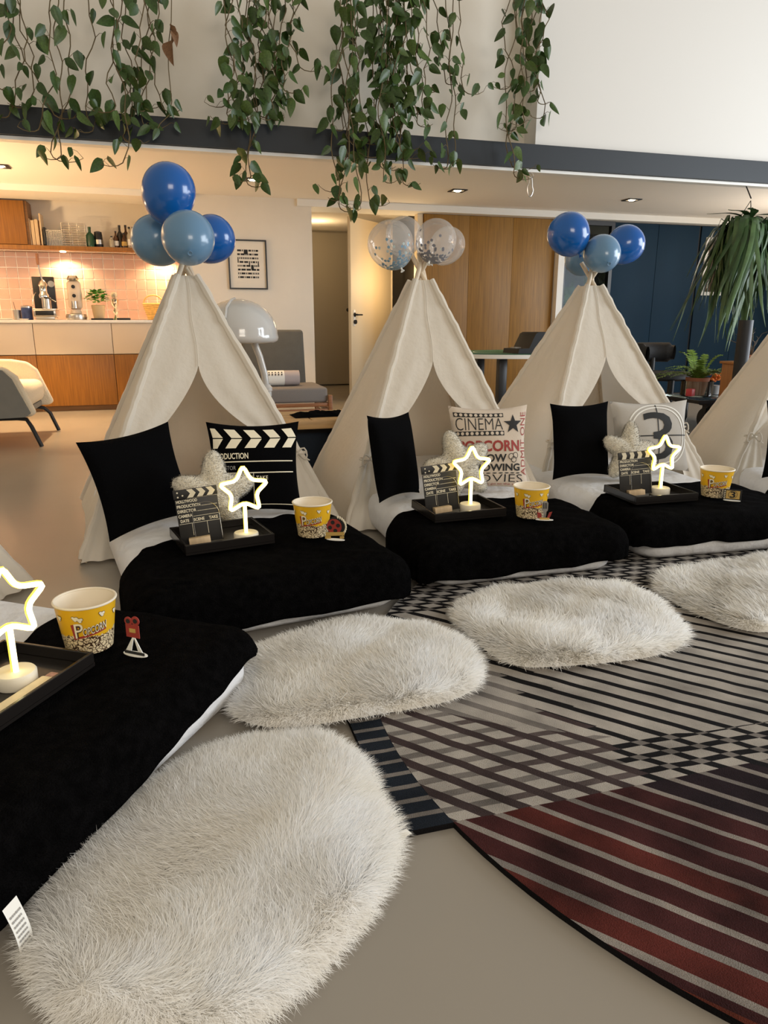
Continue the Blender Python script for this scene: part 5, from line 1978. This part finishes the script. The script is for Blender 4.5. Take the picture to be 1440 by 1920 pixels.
# steel carabiner on the beam
ca = at(998, 318, 6.21)
t = thing('carabiner_hook', 'steel carabiner hook hanging from the beam', 'hook', (ca.x, 6.23, 2.285))
B().tube([(0.022 * math.sin(q), 0, -0.022 + 0.022 * math.cos(q)) for q in [2 * PI * k / 14 for k in range(14)]], 0.005, 6, closed=True).obj('eye_ring', M_STEEL, t)
B().tube([(0.030 * math.sin(q) * (1 if math.cos(q) < 0 else 0.6), 0.0, -0.115 + 0.080 * math.cos(q)) for q in [2 * PI * k / 20 for k in range(20)]], 0.006, 6, closed=True).obj('clip', M_STEEL, t)


# ================================================================== HANGING STRAP-LEAF PLANT
def strap_mesh(m, L, w, droop, wave, n=10):
    b = B()
    rows = []
    for i in range(n + 1):
        t = i / n
        # grows up and out, then falls
        x = 0.10 * math.sin(min(1.0, t * 2.2) * PI / 2) + droop * t
        z = 0.05 * math.sin(min(1.0, t * 3) * PI) - L * max(0, t - 0.12) ** 1.1
        y = wave * math.sin(t * 5)
        ww = w * (0.35 + 0.65 * math.sin(PI * min(1, t * 1.25 + 0.1)) if t < 0.7 else (1 - t) / 0.3 * 0.85 + 0.05)
        rows.append([b.bm.verts.new((x, y - ww, z)), b.bm.verts.new((x + 0.004, y, z)), b.bm.verts.new((x, y + ww, z))])
    for i in range(n):
        for j in range(2):
            b.bm.faces.new((rows[i][j], rows[i][j + 1], rows[i + 1][j + 1], rows[i + 1][j]))
    return b.mesh('leaf', m, recalc=False, angle=180)


hp = at(1398, 425, 6.10)
hk = at(1416, 344, 5.75)
t = thing('hanging_plant', 'big trailing strap-leaf plant hanging at the right edge', 'plant', hp)
STR = [strap_mesh(M_STRAP, 0.70, 0.018, 0.10, 0.03), strap_mesh(M_STRAP, 0.95, 0.021, 0.06, 0.04), strap_mesh(M_STRAP2, 1.05, 0.020, 0.13, 0.025), strap_mesh(M_STRAP, 0.50, 0.026, 0.16, 0.03), strap_mesh(M_STRAP2, 0.80, 0.022, 0.02, 0.04)]
B().lathe([(0, -0.13), (0.07, -0.13), (0.11, 0.0), (0.10, 0.0), (0, -0.02)], 20).obj('pot', M_BLACKM, t)
top = Vector((0.08, 0.30, 2.37 - hp.z))
knot = Vector((0.05, 0.03, 0.24))
b = B()
hkp = Vector((0.075, 6.24 - hp.y, 2.284 - hp.z))
B().tube([hkp, knot + Vector((0, 0, 0.02))], 0.006, 6).obj('hanging_rope', M_BLACKM, t)
for a in (0.3, 2.4, 4.4):
    B().tube([knot, Vector((0.105 * math.cos(a), 0.105 * math.sin(a), 0.0))], 0.0035, 6).obj('hanging_cord', M_BLACKM, t)
rr = random.Random(21)
for k in range(220):
    a = rr.uniform(0, 2 * PI)
    r0 = rr.uniform(0.02, 0.15)
    lo = link('leaf', rr.choice(STR), t, (r0 * math.cos(a) * 1.5, r0 * math.sin(a), rr.uniform(-0.05, 0.05)), (rr.uniform(-0.3, 0.3), rr.uniform(-0.3, 0.3), a))
    s = rr.uniform(0.65, 1.3)
    lo.scale = (s * rr.uniform(0.45, 1.1), s, s)
for k in range(7):
    a = rr.uniform(2.2, 4.2) if k < 4 else rr.uniform(-0.5, 0.8)
    lo = link('leaf', STR[3], t, (0.05 * math.cos(a), 0.05 * math.sin(a), 0.02), (0, -1.1, a))
    lo.scale = (0.9, 1.2, 0.55)

# white framed mirror on the navy wall
ma = at(1327, 500, FRONT - 0.02)
t = thing('wall_mirror', 'narrow white-framed mirror half behind the hanging plant', 'mirror', (ma.x + 0.16, FRONT - 0.0125, ma.z))
b = B()
for cx, cz, wx, wz in ((-0.20, 0, 0.05, 0.78), (0.20, 0, 0.05, 0.78), (0, 0.365, 0.35, 0.05), (0, -0.365, 0.35, 0.05)):
    b.box((cx, 0, cz), (wx, 0.024, wz), 0.003)
b.obj('frame', M_TRIM, t)
B().box((0, 0.004, 0), (0.35, 0.01, 0.68)).obj('mirror_glass', mat('mirror_dark', (0.08, 0.06, 0.04), 0.15, metal=0.6), t)

# ================================================================== RIGHT-HAND CORNER
# glass trolley on castors
t = thing('glass_trolley', 'low glass trolley table on a big black castor', 'table', (5.05, 5.92, 0))
M_GLASS = clear_mat('table_glass', (0.86, 0.93, 0.91), 0.03, 0.02, 0.5)
B().box((0, 0, 0.295), (0.62, 0.50, 0.014), 0.003).obj('glass_top', M_GLASS, t)
b = B()
for cx, cy, sx, sy in ((0, -0.26, 0.66, 0.02), (0, 0.26, 0.66, 0.02), (-0.32, 0, 0.02, 0.50), (0.32, 0, 0.02, 0.50)):
    b.box((cx, cy, 0.272), (sx, sy, 0.03))
b.obj('frame', M_BLACKM, t)
for cx, cy in ((-0.17, -0.20), (0.24, -0.20), (-0.17, 0.20), (0.24, 0.20)):
    b = B()
    b.box((cx, cy, 0.245), (0.11, 0.10, 0.022))
    for s in (-1, 1):
        b.box((cx + s * 0.033, cy, 0.175), (0.008, 0.05, 0.135))
    fk = b.obj('castor_fork', M_BLACKM, t)
    B().cyl((cx - 0.022, cy, 0.105), (cx + 0.022, cy, 0.105), 0.105, n=28).obj('castor_wheel', M_BLACK, fk)

fp = Vector((4.90, 5.92, 0.303))
t = thing('glass_bowl', 'clear glass bowl holding the fern pot', 'bowl', fp)
B().lathe([(0, 0.0), (0.13, 0.0), (0.15, 0.01), (0.15, 0.15), (0.145, 0.15), (0.145, 0.014), (0, 0.014)], 28).obj('bowl_wall', M_GLASS, t)
t = thing('potted_fern', 'bright green fern in a terracotta pot', 'plant', (fp.x, fp.y, fp.z + 0.0155))
B().lathe([(0, 0), (0.075, 0), (0.10, 0.13), (0.108, 0.13), (0.112, 0.165), (0.098, 0.165), (0.094, 0.13), (0, 0.125)], 26).obj('pot', M_TERRA, t)


def frond_mesh(L, up, droop):
    b = B()
    n = 26
    prev = None
    pts = []
    for i in range(n + 1):
        q = i / n
        pts.append(Vector((L * 0.62 * q + droop * q * q * 0.3, 0, up * (q - 0.55 * q * q * (1 + droop)))))
    b.tube(pts, 0.0028, 4)
    for i in range(2, n):
        q = i / n
        w = 0.055 * math.sin(PI * min(1, 0.12 + 0.88 * q)) ** 0.7
        d = (pts[i + 1] - pts[i - 1]).normalized()
        for s in (-1, 1):
            p = pts[i]
            tip = p + Vector((d.x * 0.012, s * w, d.z * 0.012 + 0.008 * math.sin(i * 2.3)))
            vs = [b.bm.verts.new(p - d * 0.007), b.bm.verts.new(p.lerp(tip, 0.6) - d * 0.007), b.bm.verts.new(tip), b.bm.verts.new(p.lerp(tip, 0.6) + d * 0.008), b.bm.verts.new(p + d * 0.007)]
            b.bm.faces.new(vs)
    return b.mesh('frond', M_FERN, recalc=False, smooth=False)


FR = [frond_mesh(0.36, 0.62, 0.0), frond_mesh(0.46, 0.50, 0.5), frond_mesh(0.40, 0.36, 0.9)]
rr = random.Random(8)
for k in range(26):
    a = 2 * PI * k / 26 + rr.uniform(-0.2, 0.2)
    lo = link('frond', rr.choice(FR), t, (0.03 * math.cos(a), 0.03 * math.sin(a), 0.135), (rr.uniform(-0.2, 0.2), rr.uniform(-0.25, 0.15), a))
    s = rr.uniform(0.65, 1.05)
    lo.scale = (s, s, s)

tag(B().box((0, 0, 0.05), (0.08, 0.06, 0.07), 0.006, rot=Euler((0, 0, 0.5))).obj('red_box', mat('red_card', (0.55, 0.05, 0.06), 0.5), None, (4.735, 5.80, 0.303)), 'small red box beside the fern bowl', 'box')
t = thing('flower_pot', 'small pot of orange flowers behind the fern', 'plant', (5.20, 6.02, 0.303))
B().lathe([(0, 0), (0.04, 0), (0.055, 0.09), (0.05, 0.09), (0, 0.08)], 18).obj('pot', M_GREYP, t)
b = B()
for k in range(26):
    a, q = rr.uniform(0, 2 * PI), rr.uniform(0, 1)
    b.ball((0.07 * math.cos(a) * q, 0.07 * math.sin(a) * q, 0.12 + 0.09 * rr.random()), 0.020, (1, 1, 0.6), 7)
fo = b.obj('blossom', mat('orange_petal', (0.75, 0.18, 0.02), 0.6), t)
fo['kind'] = 'stuff'

# wooden cabinet, black cylinder, grey box
t = thing('wooden_cabinet', 'narrow teak cabinet behind the rightmost tent', 'cabinet', (5.10, 5.30, 0))
B().box((0, 0, 0.33), (0.60, 0.40, 0.62), 0.004).obj('body', mat('cabinet_teak', (0.36, 0.15, 0.045), 0.45, noise=0.2, nscale=5, stretch=(12, 12, 0.6)), t)
B().box((0, 0, 0.652), (0.64, 0.43, 0.022), 0.004).obj('top', MATS['cabinet_teak'], t)
B().box((0, 0, 0.01), (0.56, 0.36, 0.02)).obj('plinth', M_BLACK, t)
B().box((0, -0.206, 0.33), (0.55, 0.012, 0.56), 0.002).obj('door', MATS['cabinet_teak'], t)
cyl = at(1400, 597, 4.95)
t = thing('stove_pipe', 'tall black metal cylinder beside the teak cabinet', 'cylinder', (cyl.x, 4.95, 0))
B().cyl((0, 0, 0.03), (0, 0, 1.02), 0.055, n=28).obj('pipe', M_BLACKM, t)
B().lathe([(0, 0), (0.09, 0), (0.09, 0.02), (0.06, 0.03), (0, 0.03)], 28).obj('foot_plate', M_BLACKM, t)
t = thing('storage_box', 'pale grey storage box on the teak cabinet', 'box', (5.26, 5.27, 0.6635))
ct = B().box((0, 0, 0.055), (0.24, 0.28, 0.11), 0.004).obj('carton', mat('grey_carton', (0.45, 0.42, 0.42), 0.7), t)
B().box((0, 0, 0.116), (0.25, 0.29, 0.014), 0.003).obj('lid', mat('grey_lid', (0.62, 0.62, 0.64), 0.6), t)
B().box((-0.03, -0.142, 0.06), (0.08, 0.003, 0.03)).obj('name_plate', M_WHITEP, ct)
t = thing('dried_branches', 'tangled dried branches standing on the teak cabinet', 'plant', (4.93, 5.30, 0.6635))
B().lathe([(0, 0), (0.04, 0), (0.05, 0.05), (0.03, 0.06), (0, 0.05)], 16).obj('vase', M_TERRA, t)
b = B()
for k in range(16):
    a = rr.uniform(0, 2 * PI)
    p = Vector((0, 0, 0.05))
    pts = [p]
    d = Vector((math.cos(a) * 0.5, math.sin(a) * 0.3, 1)).normalized()
    for q in range(6):
        d = (d + Vector((rr.uniform(-0.6, 0.6), rr.uniform(-0.5, 0.5), rr.uniform(-0.5, 0.2)))).normalized()
        p = p + d * 0.045
        pts.append(p)
    b.tube(pts, [0.004 - 0.0004 * j for j in range(7)], 5)
fo = b.obj('twigs', mat('dry_twig', (0.10, 0.075, 0.05), 0.8), t)
fo['kind'] = 'stuff'
tag(B().box((0, 0, 0.62), (0.30, 0.05, 1.24), 0.006).obj('leaning_board', M_OAKH, None, (5.95, 5.60, 0.0), (0.0, 0, 0.1)), 'pale plywood board standing behind the grey box', 'board')

# shrubs added behind the glazing to imitate reflected greenery
for gi, (gx, gy, gh) in enumerate(((5.35, 9.5, 1.6), (6.15, 9.9, 1.85))):
    t = thing('garden_shrub', ['lower left shrub seen through the black framed glazing', 'tallest shrub seen through the black framed glazing', 'right shrub seen through the black framed glazing'][gi], 'plant', (gx, gy, 0))
    B().cyl((0, 0, 0), (0, 0, gh * 0.8), 0.015, 0.008, n=8).obj('stem', M_STEM, t)
    for k in range(70):
        a, q = rr.uniform(0, 2 * PI), rr.random() ** 0.5
        s = rr.uniform(0.10, 0.18)
        lo = link('leaf', rr.choice(LEAVES), t, (0.26 * q * math.cos(a), 0.26 * q * math.sin(a), gh * rr.uniform(0.25, 1.0)), (rr.uniform(-0.8, 0.8), rr.uniform(-0.8, 0.8), rr.uniform(-2, 2)))
        lo.scale = (s, s, s)

# ================================================================== GAMES TABLE, CASE AND BLACK CHAIR
t = thing('poker_table', 'oval green felt games table with pale rim', 'table', (3.60, 7.0, 0))


def ell(a, b_, n=56):
    return [(a * math.cos(2 * PI * k / n), b_ * math.sin(2 * PI * k / n)) for k in range(n)]


RX = Matrix.Rotation(PI / 2, 4, 'X')
b = B()
b.prism(ell(0.98, 0.66), -0.698, -0.660, M=RX.inverted())
b.obj('rim', M_TRIM, t)
B().prism(ell(0.945, 0.625), -0.702, -0.697, M=RX.inverted()).obj('felt', mat('green_felt', (0.02, 0.10, 0.055), 0.95, noise=0.1, nscale=20), t)
b = B()
V = []
for k in range(56):
    for s in (0.60, 0.612):
        V.append(b.bm.verts.new((0.98 * s * math.cos(2 * PI * k / 56), 0.66 * s * math.sin(2 * PI * k / 56), 0.7032)))
for k in range(56):
    k2 = (k + 1) % 56
    b.bm.faces.new((V[2 * k], V[2 * k2], V[2 * k2 + 1], V[2 * k + 1]))
b.obj('felt_line', M_TRIM, t)
for sx in (-0.42, 0.42):
    for sy in (-0.28, 0.28):
        B().box((sx, sy, 0.33), (0.085, 0.085, 0.66), 0.006).obj('leg', M_BLACK, t)
c0 = at(985, 664, 6.75)
t = thing('card_case', 'black sloping-front case lying on the games table', 'case', (3.62, 6.72, 0.7035), 0.05)
B().prism([(-0.36, 0.0), (0.36, 0.0), (0.36, 0.19), (0.33, 0.205), (-0.14, 0.205), (-0.17, 0.19), (-0.24, 0.05), (-0.35, 0.045)], -0.16, 0.16).obj('shell', mat('black_case', (0.008, 0.008, 0.009), 0.7), t)
B().box((-0.30, 0.0, 0.052), (0.07, 0.10, 0.014), 0.005).obj('latch', M_GREYP, t)
B().box((0.12, -0.162, 0.09), (0.16, 0.004, 0.012)).obj('handle', M_GREYP, t)

t = thing('tub_chair', 'black rounded-back chair behind the right tent', 'chair', (5.02, 6.64, 0), 0.5)
t.scale = (1.38, 1.38, 1.03)
b = B()


def backrest(s, q):
    a = PI * (0.02 + 0.96 * s)
    c = Vector((0.235 * math.cos(a), 0.22 * math.sin(a), 0.665))
    th = 2 * PI * q
    rad = 0.068 if 0.04 < s < 0.96 else 0.05
    return c + Vector((math.cos(a) * rad * 0.62 * math.cos(th), math.sin(a) * rad * 0.62 * math.cos(th), rad * 1.5 * math.sin(th)))


M_CHAIRB = mat('black_upholstery', (0.010, 0.010, 0.012), 0.6, bump=0.2, bscale=200)
b.grid(backrest, 30, 12)
b.obj('backrest', M_CHAIRB, t, weld=1e-4)
B().lathe([(0, 0.40), (0.22, 0.40), (0.245, 0.42), (0.245, 0.45), (0.22, 0.475), (0, 0.48)], 32).obj('seat', M_CHAIRB, t)
for a in (0.25, 0.75, 0.25 + 1.0, 0.75 + 1.0):
    x, y = 0.215 * math.cos(PI * a), 0.215 * math.sin(PI * a)
    B().cyl((x, y, 0), (x, y, 0.62 if a < 1 else 0.41), 0.024, n=14).obj('leg', M_BLACK, t)

# ================================================================== LAMP, LOUNGE CHAIR, BENCH
lc = at(447, 600, 5.55)
t = thing('mushroom_lamp', 'white dome-shaded floor lamp behind the left tent', 'lamp', (lc.x, 5.55, 0))
M_ACRYL = mat('white_acrylic', (0.62, 0.62, 0.61), 0.12, coat=0.5)
dome = [(0.0, 0.325)] + [(0.285 * math.sin(PI / 2 * k / 14), 0.075 + 0.25 * math.cos(PI / 2 * k / 14)) for k in range(1, 15)] + [(0.292, 0.05), (0.285, 0.025), (0.262, 0.012), (0.20, 0.008), (0.0, 0.006)]
B().lathe(dome, 44).obj('shade', M_ACRYL, t, (0, 0, 0.845), angle=60)
B().tube([(-0.02, 0.02, 1.172), (-0.06, -0.10, 1.155), (-0.10, -0.20, 1.10), (-0.115, -0.255, 1.03)], 0.011, 8).obj('shade_rib', M_ACRYL, t)
B().tube([(0.11, 0.0, 0.85), (0.145, 0, 0.75), (0.175, 0, 0.62), (0.185, 0, 0.50), (0.185, 0, 0.05)], 0.026, 14).obj('stem', M_ACRYL, t)
B().lathe([(0.03, -0.05), (0.040, -0.045), (0.040, -0.01), (0.046, -0.005), (0.046, 0.02), (0.036, 0.03), (0.03, 0.045)], 20).obj('joint', M_ACRYL, t, (0.185, 0, 0.50))
B().lathe([(0, 0), (0.17, 0), (0.17, 0.02), (0.05, 0.05), (0, 0.05)], 32).obj('base', M_ACRYL, t, (0.185, 0, 0))

lp = at(540, 720, 7.45)
t = thing('lounge_chair', 'grey lounge chair with slatted teak frame', 'chair', (1.09, 7.45, 0))
M_GREYUP = mat('grey_upholstery', (0.105, 0.10, 0.088), 0.9, noise=0.06, nscale=12, bump=0.2, bscale=200)
M_GREYUP2 = mat('grey_seat', (0.21, 0.19, 0.178), 0.9, bump=0.2, bscale=200)
B().box((-0.07, 0.36, 0.58), (0.66, 0.10, 0.70), 0.035, rot=Euler((-0.18, 0, 0)), seg=3).obj('backrest', M_GREYUP, t)
B().box((0, -0.03, 0.30), (0.72, 0.72, 0.15), 0.03, seg=3).obj('seat_cushion', M_GREYUP2, t)
for k in range(3):
    B().box((0.0, -0.395, 0.205 - 0.058 * k), (0.72, 0.022, 0.036), 0.004).obj('slat', M_TEAK, t)
for k in range(3):
    B().box((0.375, -0.02, 0.205 - 0.058 * k), (0.022, 0.70, 0.036), 0.004).obj('slat', M_TEAK, t)
for x in (-0.38, 0.38):
    for y in (-0.40, 0.34):
        B().box((x, y, 0.15), (0.04, 0.04, 0.30), 0.006).obj('leg', M_TEAK, t)
t2 = thing('patterned_cushion', 'rolled cushion with white grid pattern on the lounge chair', 'cushion', (1.03, 7.36, 0.455))
B().cyl((-0.18, 0, 0), (0.18, 0, 0), 0.075, n=24).obj('roll', mat('mauve_cloth', (0.46, 0.40, 0.40), 0.9), t2)
pr = Print()
for r in range(5):
    for c in range(6):
        pr.rect(-0.17 + 0.032 * c, -0.06 + 0.028 * r, -0.17 + 0.032 * c + 0.012, -0.06 + 0.028 * r + 0.020)
pr.obj('grid_pattern', [M_BLACKP], lambda X, Y, l: Vector((X, -0.0765 * math.cos(Y / 0.0765 - 0.5), -0.0765 * math.sin(-Y / 0.0765 - 0.1))), t2, 0.01)
B().lathe([(0.0755, 0), (0.0765, 0.001), (0.0765, 0.21)], 24, M=Matrix.Rotation(PI / 2, 4, 'Y')).obj('cover_band', M_WHITEP, t2, (-0.185, 0, 0))

t = thing('slat_bench', 'low oak bench with slatted top between the tents', 'bench', (0.86, 4.72, 0))
for k in range(9):
    B().box((-0.36, -0.215 + 0.054 * k, 0.385), (0.62, 0.034, 0.028), 0.003).obj('slat', M_OAKH, t)
B().box((0.33, 0.0, 0.385), (0.74, 0.47, 0.028), 0.003).obj('board', M_OAKH, t)
b = B()
for y in (-0.25, 0.25):
    b.box((0.0, y, 0.372), (1.40, 0.022, 0.055), 0.003)
b.obj('rail', M_OAKH, t)
for x in (-0.64, 0.64):
    for y in (-0.20, 0.20):
        B().box((x, y, 0.185), (0.045, 0.045, 0.37), 0.004).obj('leg', M_OAKH, t)
t = thing('navy_pouf', 'dark navy storage box under the slat bench', 'box', (0.86, 4.74, 0))
B().box((0, 0, 0.155), (1.12, 0.34, 0.29), 0.03, seg=3).obj('body', mat('navy_cloth', (0.008, 0.016, 0.030), 0.9, bump=0.2, bscale=200), t)
B().box((0, 0, 0.005), (1.0, 0.28, 0.01)).obj('plinth', M_BLACK, t)
b = B()


def cloth(s, q):
    x, y = (s - 0.5) * 0.40, (q - 0.5) * 0.20
    e = max(0, 1 - (2 * s - 1) ** 4) * max(0, 1 - (2 * q - 1) ** 4)
    return Vector((x, y, 0.003 + e * (0.022 + 0.012 * snoise(x * 6, y * 6, 1, 3))))


b.grid(cloth, 24, 14)
b.grid(lambda s, q: Vector(((s - 0.5) * 0.40, (q - 0.5) * 0.20, 0.001)), 2, 2)
tag(b.obj('folded_cloth', M_BLKCLOTH, None, (0.92, 4.70, 0.400), (0, 0, 0.05)), 'folded black cloth lying on the slat bench', 'cloth')

# ================================================================== ARMCHAIR AT THE LEFT
t = thing('armchair', 'cream and grey shell armchair with black tube legs', 'chair', (-1.75, 6.92, 0))
M_CREAMUP = mat('cream_boucle', (0.76, 0.66, 0.50), 0.9, bump=0.6, bscale=120)
M_GREYSH = mat('grey_shell', (0.20, 0.195, 0.175), 0.8, noise=0.05, nscale=8)


def arm_poly(grow=0.0):
    return [(-0.55, 0.22), (0.58 + grow, 0.25), (0.62 + grow, 0.28), (0.51 + grow, 0.58 + grow), (0.43, 0.65 + grow), (0.30, 0.675 + grow), (-0.55, 0.70 + grow)]


for y, s in ((-0.46, -1), (0.46, 1)):
    b = B().prism(arm_poly(), y - 0.03, y + 0.03)
    o = b.obj('arm', [M_CREAMUP], t)
    bv = o.modifiers.new('soften', 'BEVEL')
    bv.width, bv.segments = 0.022, 3
    b = B().prism([(x - 0.02 if x > 0 else x, z) for x, z in arm_poly(-0.02)], y + s * 0.031, y + s * 0.047)
    b.obj('arm_shell', M_GREYSH, t)
B().box((-0.56, 0, 0.58), (0.14, 0.86, 0.72), 0.05, seg=3).obj('backrest', M_CREAMUP, t)
B().box((0.07, 0, 0.40), (0.98, 0.84, 0.20), 0.07, seg=4).obj('seat_cushion', M_CREAMUP, t)
B().box((-0.30, 0, 0.66), (0.22, 0.66, 0.46), 0.10, seg=4, rot=Euler((0, -0.2, 0))).obj('back_cushion', M_CREAMUP, t)
B().box((0.02, 0, 0.275), (1.0, 0.84, 0.05), 0.01).obj('seat_pan', M_GREYSH, t)
for y in (-0.43, 0.43):
    yy = y * 1.12
    B().tube([(-0.48, y, 0.235), (0.46, y, 0.235), (0.53, y, 0.225), (0.57, yy, 0.17), (0.63, yy, 0.0)], 0.017, 10).obj('front_leg', M_BLACKM, t)
    B().cyl((-0.46, y, 0.235), (-0.56, yy, 0.0), 0.017, n=10).obj('rear_leg', M_BLACKM, t)
